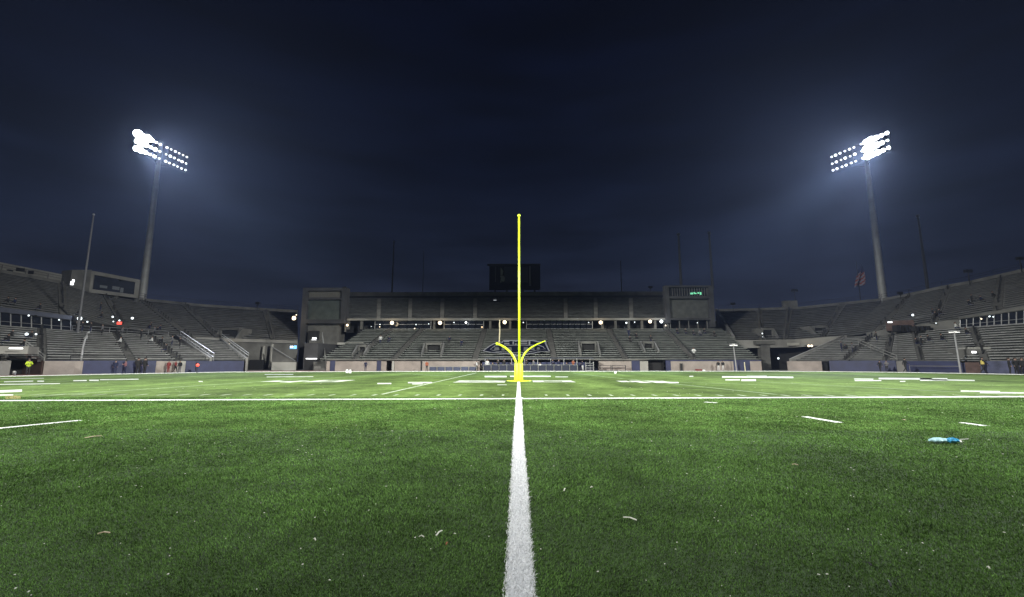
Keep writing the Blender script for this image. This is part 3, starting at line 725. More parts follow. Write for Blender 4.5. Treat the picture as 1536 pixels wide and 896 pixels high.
# small camera platform hanging over the upper deck
pc = W(742, 452, 104); CP = empty('camera_platform', pc, 'small dark camera platform with a pale light on the upper deck left of the upright', 'platform')
mb = MB(); mb.box(pc, (2.6, 1.2, .18)); mb.box(pc + Vector((-1.0, 0, .45)), (.5, .6, .7)); mb.box(pc + Vector((.9, 0, .4)), (.6, .6, .6)); mb.tube([pc - Vector((1.2, 0, .05)), pc - Vector((1.2, 0, 3))], .06, 5); mb.tube([pc + Vector((1.2, 0, -.05)), pc + Vector((1.2, 0, -3))], .06, 5); mb.build('deck', BLACK, CP)
mb = MB(); mb.box(pc + Vector((.1, -.62, .15)), (.7, .08, .16)); mb.build('lamp_panel', mat('faint_lamp_panel', (.8, .8, .8), .5, emit=(.8, .85, .9), estr=.45), CP)

# ---- right corner bowl
RC = empty('grandstand', W(1185, 556, 80), 'curved corner grandstand between the far stand and the right stand over a dark tunnel', 'grandstand', 'grandstands around the field')
RCd = Deck([(1101, 513.5, 84), (1145, 513, 83), (1190, 512.3, 82), (1268, 506.5, 78)], [(1079, 467, 103), (1140, 465.5, 101.5), (1200, 463.5, 100), (1322, 451, 95.5)])
RCd.build(RC, 18, aisles=(1144, 1178, 1232), aw=1.1, benchm=BENCH_U)
outer(RC, [RCd.at(i, 1) for i in (0, 1, 2, 3)], .5)
mb = MB(); wallrun(mb, [(p.x, p.y - .35) for p in RCd.b], [p.z - 1.1 for p in RCd.b], [p.z + .35 for p in RCd.b], .5); mb.build('ledge', CONC, RC)
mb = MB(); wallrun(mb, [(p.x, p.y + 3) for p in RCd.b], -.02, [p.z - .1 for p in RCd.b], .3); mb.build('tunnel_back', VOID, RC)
mb = MB(); a = W(1149, 540, 82.5); mb.box((a.x, 83, 2.4), (1.6, 1.2, 4.8)); mb.box((a.x - .1, 82.9, 4.9), (3.4, 1.6, .7)); mb.build('pillar', CONC_D, RC)
vomitory(RC, 1144, 1162, 492, 511.5, 85.5); vomitory(RC, 1222, 1243, 489, 507, 84)
mb = MB(); c = W(1190, 516.5, 81.2); mb.box(c, (2.2, .1, .5)); mb.build('ledge_panel', CONC_L, RC)
mb = MB(); a, b = W(1176, 462.5, 100.4), W(1197, 462.5, 100); mb.slab((a.x, a.y), (b.x, b.y), a.z, W(1176, 451, 100).z, 1.0); mb.build('rim_screen', CONC_D, RC)

# ---- right grandstand
RS = empty('grandstand', (RW[3].x, RW[3].y, 0), 'long grey grandstand on the right above the blue padded wall', 'grandstand', 'grandstands around the field')
RD = Deck([(1184, 542, RW[0].y + .6), (1245, 542, RW[1].y + .5), (1345, 542, RW[2].y + .4), (1440, 542, RW[3].y + .3), (1536, 541.5, RW[4].y + .3), (1700, 541, RW[5].y + .3), (2000, 541, RW[6].y + .3)],
          [(1264, 507, 77.5), (1300, 505, 75), (1345, 502.5, 72), (1410, 495, 67), (1536, 486, 60), (1700, 476, 54), (2000, 460, 48)])
RD.build(RS, 14, aisles=(1268, 1330, 1385, 1480, 1640), benchm=BENCH)
RU = Deck([(1266, 506, 78), (1310, 500, 75), (1390, 487, 70), (1440, 478, 66), (1536, 462, 60.5), (1700, 436, 54.5), (2000, 395, 48)],
          [(1324, 452, 95.5), (1365, 444, 92), (1415, 433, 88), (1455, 426, 85), (1536, 408, 79), (1700, 372, 70), (2000, 300, 61)])
RU.build(RS, 20, aisles=((1.02,), (2.2,), (3.6,), (4.6,)), aw=1.1, benchm=BENCH_U)
outer(RS, RU.t, .6)
band(RS, [(1440, 65.5, 492, 479), (1536, 59.8, 485.5, 465), (1700, 54, 475.5, 442)], 0, 0, 9)
mb = MB()
for (xa, Ya, y0, y1), (xb, Yb_, y2, y3) in zip([(1438, 65.3, 479, 476), (1536, 59.6, 465, 459.5)], [(1536, 59.6, 465, 459.5), (1700, 53.7, 442, 434)]):
    a, b = W(xa, y0, Ya), W(xb, y2, Yb_); mb.slab((a.x, a.y), (b.x, b.y), (a.z, b.z), (W(xa, y1, Ya).z, W(xb, y3, Yb_).z), 1.2)
mb.build('fascia', CONC_D, RS)
mb = MB(); a, b = W(1300, 505, 75.6), W(1440, 493, 66.4); mb.slab((a.x, a.y), (b.x, b.y), (a.z, b.z), (W(1300, 499, 75.6).z, W(1440, 478, 66.4).z), .4); mb.build('concourse_back', CONC_D, RS)
for x in (1372, 1381, 1390): mb = MB(); mb.box(W(x, 493.5, 68.6), (.45, .9, .8)); mb.build('hatch', VOID, RS)
for x in (1344, 1350, 1356, 1362): mb = MB(); mb.box(W(x, 493, 70.9), (.45, .9, 1.0)); mb.build('hatch', VOID, RS)
mb = MB(); mb.box(W(1350, 489, 72), (3.4, 1.6, 1.6), -.7); mb.build('kiosk', BRICK, RS)
mb = MB(); railrun(mb, [W(1288, 518, 70), W(1346, 543, RW[2].y + .6)], 0.9, post=.05, step=1.8, r=.065); mb.build('end_railing', RAIL, RS)
mb = MB(); mb.slab((RD.at(0, 1).x, RD.at(0, 1).y), (RD.at(0, 0).x, RD.at(0, 0).y), (-.02, -.02), (RD.at(0, 1).z + .4, RD.at(0, 0).z + .4), .3); mb.build('end_wall', CONC, RS)
# players' tunnel right
mb = MB(); c = W(1457, 533, RW[3].y + 1.4); mb.box(c, (3.6, 2.6, 1.5), -.35); tn = mb.build('tunnel_canopy', CONC_D, RS)
mb = MB(); c = W(1461, 522.5, RW[3].y + 1.2); mb.box(c, (2.6, 1.4, .25), -.35); mb.build('canopy_ledge', CONC_L, tn)
mb = MB(); c = W(1461, 528.5, RW[3].y - .1); mb.box(c, (.4, .2, .25)); mb.build('canopy_lamp', LITW, tn)
# left tunnel
mb = MB(); c = W(22, 525.5, LW[2].y + .6); mb.box(c, (2.9, 2.4, .8), .5); tn = mb.build('tunnel_canopy', CONC, LS)
mb = MB(); c = W(24, 522.8, LW[2].y - .85); mb.box(c, (1.0, .1, .12), .5); mb.build('canopy_lamp', LITW, tn)
mb = MB(); railrun(mb, [W(38, 520, LW[2].y + 3.4), W(66, 542, LW[3].y - 2.2)], .6, post=.05, step=1.0, r=.05); mb.build('tunnel_railing', RAIL, LS)

# ------------------------------------------------------------------ perimeter walls
def pwall(parent, pts, i0, f0, i1, f1, m, name, z=WALL_Z, th=.3, off=0.0):
    """piece of the wall between two plan parameters"""
    us = [i0 + f0] + [k for k in range(len(pts)) if i0 + f0 + 1e-3 < k < i1 + f1 - 1e-3] + [i1 + f1]
    P = []
    for u in us:
        k = min(int(u), len(pts) - 2); p = lerp(pts[k], pts[k + 1], u - k); d_ = (pts[k + 1] - pts[k]).normalized(); P.append((p.x + d_.y * off, p.y - d_.x * off))
    mb = MB(); wallrun(mb, P, -.02, z, th); return mb.build(name, m, parent)
def upx(pts_px, x):
    for i in range(len(pts_px) - 1):
        if pts_px[i] <= x <= pts_px[i + 1]: return i + (x - pts_px[i]) / (pts_px[i + 1] - pts_px[i])
LPX = [-420, -150, 0, 110, 220, 300, 365]; RPX = [1182, 1245, 1345, 1440, 1536, 1700, 2000]
PL = empty('perimeter_wall', (LW[3].x, LW[3].y, 0), 'left trackside wall in beige and blue with a dark tunnel mouth', 'wall', 'trackside walls')
def seg(parent, pts, px, xa, xb, m, name, **k):
    ua, ub = upx(px, xa), upx(px, xb); return pwall(parent, pts, 0, ua, 0, ub, m, name, **k)
seg(PL, LW, LPX, -420, 12.5, CONC, 'wall_panel')
seg(PL, LW, LPX, 61, 119, BEIGE, 'wall_panel'); seg(PL, LW, LPX, 122, 231.8, BLUE, 'wall_pad', z=WALL_Z + .02, off=.05)
seg(PL, LW, LPX, 119.2, 121.8, BEIGE, 'wall_panel')
seg(PL, LW, LPX, 232, 262, BEIGE, 'wall_panel'); seg(PL, LW, LPX, 262.2, 276, CONC_L, 'wall_panel'); seg(PL, LW, LPX, 276.2, 293, BLUE, 'wall_pad', off=.05)
seg(PL, LW, LPX, 293.2, 364.8, BLUE, 'wall_pad')
seg(PL, LW, LPX, 60, 364, NAVY, 'wall_coping', z=WALL_Z + .07, off=-.35, th=.12)
# tunnel mouth and its brick side
t0, t1 = G(12.5, 563.0), G(61, 562.2)
nw = (t1 - t0).normalized(); nw = Vector((-nw.y, nw.x, 0))
q0, q1 = t0 + nw * 3.2, t1 + nw * 3.2; mb = MB(); mb.slab((q0.x, q0.y), (q1.x, q1.y), -.02, 2.7, .3); mb.build('tunnel_mouth', VOID, PL)
tb = t1 + nw * 3.1 - (t1 - t0) * .42; mb = MB(); mb.slab((tb.x, tb.y), (t1.x, t1.y), (-.02, -.02), (2.4, WALL_Z), .3); mb.build('tunnel_cheek', BRICK, PL)
q2 = t0 + nw * 3.1; mb = MB(); mb.slab((t0.x, t0.y), (q2.x, q2.y), (-.02, -.02), (WALL_Z, 2.6), .25); mb.build('tunnel_cheek', CONC, PL)
mb = MB(); c = G(71, 562); mb.box((c.x, c.y - .12, .92), (.5, .06, .5), .55); pl = mb.build('wall_sign', NAVY, PL)
mb = MB(); mb.ball((c.x + .03, c.y - .17, .9), .15, 10, (1, .3, .8)); mb.build('sign_mark', WHITE, pl)
PCN = empty('perimeter_wall', (0, 69.5, 0), 'beige trackside wall with blue doors below the far grandstand', 'wall', 'trackside walls')
CW = [Vector((XP(490, 69.6), 69.6, 0)), Vector((XP(1142, 69.6), 69.6, 0))]
def cseg(xa, xb, m, name, z=WALL_Z, dy=0.0, th=.3, z0=-.02, parent=None):
    mb = MB(); mb.slab((XP(xa, 69.6), 69.6 + dy), (XP(xb, 69.6), 69.6 + dy), z0, z, th); return mb.build(name, m, parent or PCN)
for xa, xb, m, nm in ((490, 494.8, BEIGE, 'wall_panel'), (503, 565, BEIGE, 'wall_panel'), (572, 579.5, BEIGE, 'wall_panel'), (592, 631, BEIGE, 'wall_panel'), (633.5, 720, BEIGE, 'wall_panel'),
                      (898, 947, BEIGE, 'wall_panel'), (960, 972, CONC_L, 'wall_panel'), (1006, 1100, BEIGE, 'wall_panel'), (1125, 1142, BEIGE, 'wall_panel'),
                      (495, 502.8, BLUE, 'blue_door'), (565.2, 571.8, BLUE, 'blue_door'), (947.3, 959.8, BLUE, 'blue_door'), (999, 1005.8, BLUE, 'wall_pad'), (1100.3, 1124.8, BLUE, 'wall_pad'),
                      (579.8, 591.8, VOID, 'doorway'), (631.2, 633.3, BLACK, 'gap_post'), (972.3, 998.7, VOID, 'doorway'), (720.3, 897.7, NAVY, 'recess_panel')):
    dy = 1.0 if nm in ('doorway', 'recess_panel') else (.1 if nm == 'blue_door' else 0)
    cseg(xa, xb, m, nm, dy=dy, z=WALL_Z + (.12 if m is BLUE else 0))
cseg(588, 591.5, CONC_L, 'white_post'); cseg(1006, 1142, BLUE, 'blue_coping', z0=WALL_Z + .01, z=WALL_Z + .2, dy=-.04)
cseg(490, 972, CONC_D, 'dark_coping', z0=WALL_Z + .14, z=WALL_Z + .34, dy=-.03)
PR = empty('perimeter_wall', (RW[3].x, RW[3].y, 0), 'right trackside wall in deep blue padding with a brown stretch', 'wall', 'trackside walls')
seg(PR, RW, RPX, 1182, 1234, BEIGE, 'wall_panel'); seg(PR, RW, RPX, 1234.3, 1244.7, VOID, 'gap', off=-.8, z=1.3)
seg(PR, RW, RPX, 1245, 1345.5, BLUE, 'wall_pad', z=WALL_Z + .08, off=.04); seg(PR, RW, RPX, 1346, 1360.8, CONC, 'wall_panel')
seg(PR, RW, RPX, 1361, 1441, BLUE, 'wall_pad'); seg(PR, RW, RPX, 1450, 1474, BRICK, 'wall_panel', z=1.35); seg(PR, RW, RPX, 1441.2, 1449.7, BLUE, 'wall_pad', z=1.3)
seg(PR, RW, RPX, 1474.3, 2000, mat('faded_blue_padding', (.04, .046, .09), .7, var=.35, nscale=1.2), 'wall_pad')
mb = MB(); P = [lerp(RW[2], RW[3], .2), lerp(RW[2], RW[3], .98)]; P = [Vector((p.x - .6, p.y - 1.0, 0)) for p in P]; railrun(mb, P, .85, step=3.2, bars=1, r=.04); mb.build('track_rail', RAIL, PR)
mb = MB(); c = G(1412, 559); mb.box((c.x, c.y - .2, 1.0), (.3, .06, .55)); mb.build('wall_mark', WHITE, PR)
cf = MB(); 
for k in range(6): p_ = seg
# centre sideline fence with blue panels and the team area behind
FN = empty('sideline_fence', (XP(760, 66.5), 66.5, 0), 'low navy panel fence with pale posts behind the goalpost', 'fence')
for xa, xb, h, name in ((644, 715, .62, 'panel'), (725, 866, .86, 'panel')):
    n = int((xb - xa) / 11.5)
    for k in range(n):
        a, b = XP(lerp(xa, xb, k / n) + .6, 66.5), XP(lerp(xa, xb, (k + 1) / n) - .6, 66.5)
        mb = MB(); mb.box(((a + b) / 2, 66.5, h / 2 + .06), (b - a, .06, h - .06)); mb.build(name, NAVY if xa > 700 else mat('slate_panel', (.04, .05, .09), .7, var=.2), FN)
    mb = MB()
    for k in range(n + 1): mb.box((XP(lerp(xa, xb, k / n), 66.45), 66.4, h / 2 + .03), (.07, .07, h + .06))
    mb.box(((XP(xa, 66.4) + XP(xb, 66.4)) / 2, 66.4, h + .1), (XP(xb, 66.4) - XP(xa, 66.4), .05, .06)); mb.build('rail', RAIL, FN)
BN = empty('team_shelter', (XP(800, 68), 68, 0), 'long dark team shelter with open front beyond the navy fence', 'shelter')
mb = MB(); mb.box((XP(808, 68), 68.2, 1.96), (XP(888, 68) - XP(726, 68), 1.6, .14)); mb.build('roof', NAVY, BN)
mb = MB()
for k in range(9): mb.box((XP(728 + k * 19.6, 67.6), 67.5, 1.0), (.09, .09, 1.84))
mb.build('post', STEEL, BN)
mb = MB(); mb.box((XP(800, 68), 68.0, .45), (XP(870, 68) - XP(730, 68), .4, .08)); mb.build('seat', CLOTHN, BN)
mb = MB(); mb.box((XP(800, 68), 68.25, 1.0), (XP(880, 68) - XP(726, 68), .08, .7)); mb.build('back_panel', BLUE, BN)
EQ = empty('equipment_rack', (XP(884, 67.6), 67.6, 0), 'small grey metal rack with shelves at the right end of the team shelter', 'rack')
mb = MB()
for z in (.15, .5, .85, 1.2): mb.box((XP(884, 67.3), 67.2, z), (1.1, .5, .06))
mb.build('shelf', STEEL, EQ)
mb = MB()
for sx in (-.58, .58): mb.box((XP(884, 67.3) + sx, 67.2, .7), (.06, .5, 1.4))
mb.build('upright', STEEL, EQ)
# little hurdles / railings by the right part of the far wall
for k, (xa, xb) in enumerate(((899, 916), (918, 938))):
    H = empty('steel_barrier', (XP(xa, 68.6), 68.6, 0), ['low dark barrier by the beige wall just right of the equipment rack', 'low dark barrier by the beige wall left of the blue door'][k], 'barrier', 'low barriers by the far wall')
    mb = MB(); a, b = XP(xa, 68.6), XP(xb, 68.6)
    for X in (a, b): mb.box((X, 68.6, .45), (.09, .09, .9))
    mb.build('post', DARKM, H); mb = MB(); mb.tube([(a, 68.6, .5), (b, 68.6, .5)], .05, 6); mb.tube([(a, 68.6, .85), (b, 68.6, .8)], .04, 6); mb.build('rail', DARKM, H)

# ------------------------------------------------------------------ centre scoreboard
SB = empty('scoreboard', (XP(772, 111), 111.5, z3), 'black scoreboard standing on the roof band of the far stand', 'scoreboard')
Y_ = 111.2
def sbx(name, xa, xb, ya, yb, m, dy=0.0, th=.8, parent=SB):
    p = MB(); p.box(((XP(xa, Y_) + XP(xb, Y_)) / 2, Y_ + dy + th / 2, (W(0, ya, Y_).z + W(0, yb, Y_).z) / 2), (XP(xb, Y_) - XP(xa, Y_), th, W(0, ya, Y_).z - W(0, yb, Y_).z)); return p.build(name, m, parent)
SBM = mat('scoreboard_black', (.006, .008, .022), .7, spec=.1); SBG = mat('unlit_panel_grey', (.10, .105, .13), .7)
sbx('housing', 733, 811.5, 400.8, 436.5, SBM); sbx('cap', 730, 812, 398.8, 400.6, BLACK, dy=-.3, th=1.2)
sbx('screen', 756, 793, 402.5, 426, mat('screen_navy', (.006, .010, .03), .4), dy=-.08, th=.06)
sbx('divider', 794.5, 797, 401.5, 431, SBG, dy=-.1, th=.08); sbx('divider', 742.3, 742.9, 403, 425, SBG, dy=-.1, th=.08)
p = MB(); p.poly([W(750.8, 412.5, Y_ - .12), W(753.6, 412.5, Y_ - .12), W(755, 407, Y_ - .12), W(751, 401.2, Y_ - .12)][::1]); p.poly([W(x, y, Y_ - .12) for x, y in ((750.5, 424), (752, 424), (752.6, 421), (754.5, 423.6), (757, 421), (757.4, 417), (755.5, 414), (751.5, 413.2), (750.2, 414.5), (751.4, 417.5))])
p.build('panel_mark', mat('panel_mark_grey', (.16, .17, .17), .7), SB)
p = MB()
for x in (742, 760, 785, 803): p.box((XP(x, Y_), Y_ + .5, W(0, 437.5, Y_).z), (.4, .4, 1.2))
p.build('support', DARKM, SB)

# ------------------------------------------------------------------ light towers
def lamp_head_meshes():
    a = MB(); a.tube([(0, 0, -.55), (0, 0, -.35), (0, 0, 0)], [.18, .32, .46], 12)
    h = bpy.data.meshes.new('lamp_head'); h.from_pydata(a.v, [], a.f); h.materials.append(DARKM)
    b = MB(); b.tube([(0, 0, .004), (0, 0, .05), (0, 0, .10)], [.45, .40, .22], 14)
    l = bpy.data.meshes.new('lens'); l.from_pydata(b.v, [], b.f); l.materials.append(FLOOD)
    l2 = l.copy(); l2.materials.clear(); l2.materials.append(FLOOD_S)
    return h, l, l2
HM, LM, LS_ = lamp_head_meshes()
def tower(A, B, topA, topB, polex, baseY, label, big):
    A = W(A[0], A[1], topA); B = W(B[0], B[1], topB); zt = (A.z + B.z) / 2; A.z = B.z = zt
    mid = W(polex[0], polex[1], baseY); X = mid.x
    T = empty('light_tower', (X, baseY, 0), label, 'light tower', 'floodlight towers')
    p = MB(); p.tube([(X, baseY, -.05), (X, baseY, 20), (X, baseY, zt + .6)], [.95, .72, .42], 14); p.build('pole', mat('tower_steel', (.30, .30, .30), .6, .2, var=.15, nscale=.6), T, smooth=True)
    p = MB()
    for r in range(3):
        z = Vector((0, 0, -1.75 * r)); p.tube([A + z, B + z], .11, 6)
    for f in (0, .2, .4, .6, .8, 1): q_ = lerp(A, B, f); p.tube([q_, q_ - Vector((0, 0, 4.4))], .08, 6)
    p.tube([A - Vector((0, 0, 4.4)), B - Vector((0, 0, 4.4))], .09, 6)
    p.build('crossarm_frame', DARKM, T)
    p = MB(); c = Vector((X, baseY, zt - 5.6)); p.tube([lerp(A, B, .3) - Vector((0, 0, 4.4)), c, lerp(A, B, .7) - Vector((0, 0, 4.4))], .09, 6); p.build('brace', DARKM, T)
    aim = Vector((0, 34, 0)); k = 0
    for r in range(3):
        for i in range(12):
            f = (i + .5) / 12 + (0 if i < 6 else .02) - (.02 if i < 6 else 0)
            pos = lerp(A, B, f) - Vector((0, 0, 1.75 * r)) + (Vector((0, 0, -.2)))
            to = (aim + Vector((random.uniform(-14, 14), random.uniform(-14, 10), 0)) - pos).normalized(); pos = pos + to * .6
            s = random.uniform(.46, .72) * (random.uniform(1.5, 2.7) if big(i, r) == 2 else random.uniform(1.0, 1.5) if big(i, r) else 1.0)
            if big(i, r) == 2: s *= 1.15
            h = bpy.data.objects.new('lamp_head', HM); COL.objects.link(h); h.parent = T
            h.matrix_parent_inverse = Matrix.Translation((-X, -baseY, 0))
            h.matrix_basis = Matrix.LocRotScale(pos, to.to_track_quat('Z', 'Y'), (s, s, s))
            l = bpy.data.objects.new('lens', LM if big(i, r) else LS_); COL.objects.link(l); l.parent = h
    return T
tower((205, 196), (281, 237), 93, 105, (237, 250), 98.5, 'tall floodlight tower on the left beside the video board', lambda i, r: 2 if i < 3 else (1 if i < 5 else 0))
tower((1333, 199), (1246, 233), 93, 105, (1301, 250), 98.5, 'tall floodlight tower on the right behind the drooping flag', lambda i, r: 2 if 1 < i < 5 else (1 if i < 2 else 0))

# ------------------------------------------------------------------ slender masts on the rims
def mast(x0, y0, x1, y1, Y, r0, r1, name, label, cat, m=DARKM, group=None, extra=None):
    a, b = W(x0, y0, Y), W(x0, y0, Y); top = W(x1, y1, Y); zt = top.z
    o = empty(name, (a.x, a.y, a.z), label, cat, group)
    p = MB(); p.tube([(a.x, a.y, a.z - .3), (a.x, a.y, zt)], [r0, r1], 8); p.build('pole', m, o)
    return o, Vector((a.x, a.y, zt))
G_M = 'bare masts on the stadium rim'
for x0, y0, y1, Y, r, lab in ((588, 438, 363, 109, .22, 'thin dark mast on the left half of the far stand roof'), (634, 438, 376, 109, .09, 'faint thin mast on the roof left of the scoreboard'),
                              (932.5, 438, 392, 109, .13, 'short dark mast right of the scoreboard'), (1022, 432, 352, 92, .32, 'dark mast on the left part of the right end block'),
                              (1069, 432, 350, 92, .32, 'dark mast on the outer corner of the right end block'), (1392, 436, 324, 90, .30, 'tall dark mast on the right rim beyond the flag')):
    o, t = mast(x0, y0, x0, y1, Y, r, r * .6, 'mast', lab, 'mast', BLACK, G_M)
    p = MB(); p.ball(t, r * 1.3, 6); p.build('finial', DARKM, o)
    if x0 == 932.5:
        p = MB()
        for dz in (1.5, 3.2, 4.9): p.box(t - Vector((0, 0, dz)), (.7, .1, .1))
        p.build('antenna_arm', DARKM, o)
o, t = mast(118, 470, 136, 322, 62, .16, .09, 'upright_mast', 'tall pale mast standing in front of the left stand', 'mast', mat('pale_mast', (.22, .22, .23), .6))
o.location.z = 0; 
for c_ in list(o.children): bpy.data.objects.remove(c_)
bx = W(127, 420, 62); o.location = (bx.x, bx.y, 0)
p = MB(); p.tube([(bx.x, bx.y, W(0, 500, 62).z), (bx.x, bx.y, W(136, 322, 62).z)], [.17, .08], 8); p.build('pole', mat('pale_mast_steel', (.10, .10, .11), .6), o)
p = MB(); p.ball((bx.x, bx.y, W(136, 322, 62).z), .16, 6); p.build('finial', STEEL, o)
for x, y0, y1, Y, lab in ((1194, 464, 436, 101, 'small camera pole on the right corner rim'), (1455, 427, 407, 84, 'speaker pole with crossbar on the right rim'),
                          (386, 467, 455, 101, 'small box on a pole on the left corner rim'), (1533, 410, 388, 79, 'speaker pole at the right edge of the rim'),
                          (517, 438, 432, 108, 'small box pole at the left end of the roof band'), (976, 438, 431, 109, 'small box pole at the right end of the roof band'),
                          (1100, 467, 456, 102.5, 'small loudspeaker on the rim beside the right end block'), (1351, 448, 440, 93, 'round loudspeaker on the rim right of the tower')):
    o, t = mast(x, y0, x, y1, Y, .09, .07, 'rim_pole', lab, 'pole', DARKM, 'small fittings on the stadium rim')
    p = MB(); p.box(t, (1.3 if '1455' in str(x) or x == 1194 else .9, .5, .55)); p.build('loudspeaker', DARKM, o)

# flag
fp, ft = mast(1291, 452, 1291, 392, 97, .10, .06, 'flagpole', 'slim flagpole on the rim left of the right light tower', 'flagpole', DARKM)
p = MB(); NU, NV = 26, 22; vs = []
FLW = mat('flag_white', (.15, .15, .17), .9); FLR = mat('flag_red', (.16, .022, .014), .9); FLB = mat('flag_blue', (.012, .018, .06), .9)
top = W(1291, 396, 96.9); sc_ = 97 / F
for i in range(NU + 1):
    for j in range(NV + 1):
        u, v = i / NU, j / NV      # u across the fly, v down the hoist
        # hangs nearly slack: the fly falls away to the left and down
        wdt = (1.5 + 21 * v ** 1.15); x = 1 - wdt * .60 + wdt * u * .98 - 3 * v
        y = 37 * v - 8 * u * v ** 2 + 3.0 * (1 - u) * v * 0 + 1.2 * math.sin(u * 9 + v * 3)
        vs.append(top + Vector((x * sc_, .45 * math.sin(u * 10 + v * 4) * (.2 + v), -y * sc_)))
o_ = len(p.v); p.v += [tuple(q_) for q_ in vs]
for i in range(NU):
    for j in range(NV):
        a = i * (NV + 1) + j
        p.f.append((a, a + NV + 1, a + NV + 2, a + 1))
        s_ = (j / NV * 1.0 + i / NU * .38); st = int(s_ * 11) % 2
        p.m.append(2 if (j < NV * .36) else (1 if st else 0))
fl = p.build('flag', [FLW, FLR, FLB]); tag(fl, 'limp striped red white and blue flag drooping from its pole', 'flag')

# ------------------------------------------------------------------ goalposts
GY = 33.0
GP = empty('goalpost', (0, GY, 0), 'fluorescent yellow goalpost with twin curved arms and tall upright on the midfield line', 'goalpost')
X0 = XP(778.5, GY); s_ = GY / F
def gz(y): return W(778, y, GY).z
p = MB(); zt = gz(544.5)
# padded column with softened corners
ring = []
hw, hd = 6.3 * s_, .30
p.tube([(X0 - .03, GY, .02), (X0 - .03, GY, .06), (X0 - .02, GY, zt - .05), (X0 - .02, GY, zt)], [hw * 1.03, hw * 1.06, hw * .98, hw * .86], 20); p.build('base_pad', YPAD, GP, smooth=True)
p = MB(); p.tube([(X0, GY, .012), (X0, GY, .055)], [.92, .90], 28); p.build('base_plate', YELL, GP)
p = MB(); p.tube([(X0 + .02, GY, zt - .4), (X0 + .02, GY, gz(450)), (X0 + .02, GY, gz(324))], [.082, .078, .068], 12); p.ball((X0 + .02, GY, gz(323.6)), .13, 10); p.build('upright', YELL, GP, smooth=True)
for sx, pts, nm in ((-1, ((775.5, 556), (774.8, 548), (773, 541), (769.5, 534), (764.5, 527.5), (758, 522), (751.5, 518), (745.5, 515.8)), 'curved_arm'),
                    (1, ((781.2, 556), (781.3, 548), (782.4, 541), (785, 534), (789.5, 527.5), (796, 522), (804, 517.5), (812, 514), (818, 511.5)), 'curved_arm')):
    n = len(pts); p = MB(); yb = [GY + .0 - (.0 if sx < 0 else .0) for _ in pts]
    P = [W(x, y, GY) for x, y in pts]
    rad = [lerp(.092, .075 if sx < 0 else .03, i / (n - 1)) for i in range(n)]
    # refine
    Q, Rr = [], []
    for i in range(n - 1):
        for k in range(4): 
            t_ = k / 4; p0 = P[max(i - 1, 0)]; p1 = P[i]; p2 = P[i + 1]; p3 = P[min(i + 2, n - 1)]
            Q.append(.5 * ((2 * p1) + (p2 - p0) * t_ + (2 * p0 - 5 * p1 + 4 * p2 - p3) * t_ ** 2 + (3 * p1 - p0 - 3 * p2 + p3) * t_ ** 3)); Rr.append(lerp(rad[i], rad[i + 1], t_))
    Q.append(P[-1]); Rr.append(rad[-1])
    p.tube(Q, Rr, 12); arm = p.build(nm, YELL, GP, smooth=True)
    if sx < 0:
        p = MB(); e_ = P[-1]; p.ball(e_, .105, 8); p.build('end_cap', YELL, arm)
        p = MB(); p.tube([W(748.6, 515, GY + .1), W(749.6, 497, GY + .1), W(749.3, 480, GY + .1)], [.04, .045, .04], 8); p.build('thin_upright', mat('tan_paint', (.30, .26, .17), .6), GP)
# far goalposts at the two ends
for xb, yb, pts, lab, r_ in ((121, 561.0, ((121, 545), (124.5, 522), (128, 508), (131, 500), (134, 498.5)), 'far left goalpost with amber padded base and grey curved post', .10),):
    b = G(xb, yb); o = empty('end_goalpost', (b.x, b.y, 0), lab, 'goalpost')
    p = MB(); p.tube([(b.x, b.y, 0), (b.x, b.y, W(xb, 544, b.y).z)], [.27, .25], 12); p.build('base_pad', AMBER, o, smooth=True)
    p = MB(); p.tube([(b.x, b.y, 1.2)] + [W(x, y, b.y) for x, y in pts], r_, 8); p.build('gooseneck', STEEL, o, smooth=True)
b = G(1449, 558.9); b2 = W(1446, 540, b.y); o = empty('end_goalpost', (b.x, b.y, 0), 'far right goalpost base with slanting amber pad below the light pole', 'goalpost')
p = MB(); p.tube([(b.x, b.y, 0), (b2.x - .1, b.y, b2.z)], [.2, .22], 12); p.build('base_pad', AMBER, o, smooth=True)
p = MB(); p.tube([(b2.x - .1, b.y, b2.z - .1), (b2.x - .15, b.y, b2.z + .5)], .09, 8); p.build('post_stub', STEEL, o)
# trackside lamp posts
for (x0, y0, x1, y1, Y, lab) in ((1105, 556.5, 1100, 517, 68.8, 'pale lamp post by the blue pad at the far right corner'), (1441, 558.8, 1431, 497, 56.5, 'tall pale lamp post beside the right goalpost base')):
    b = W(x0, y0, Y); t = W(x1, y1, Y); o = empty('lamp_post', (b.x, b.y, 0), lab, 'lamp post', 'trackside lamp posts')
    p = MB(); p.tube([(b.x, b.y, 0), (t.x, Y, t.z)], [.11, .08], 8); p.build('pole', STEEL, o)
    for k in (-1, 0, 1):
        p = MB(); p.box((t.x + .38 * k, Y, t.z + .05 - .06 * abs(k)), (.34, .34, .2)); hd_ = p.build('lamp_head', STEEL, o)
        p = MB(); p.box((t.x + .38 * k, Y - .02, t.z - .09 - .06 * abs(k)), (.3, .36, .07)); p.build('lens', mat('dim_lamp_glass', (.8, .8, .8), .3, emit=(1, .98, .92), estr=.9), hd_)

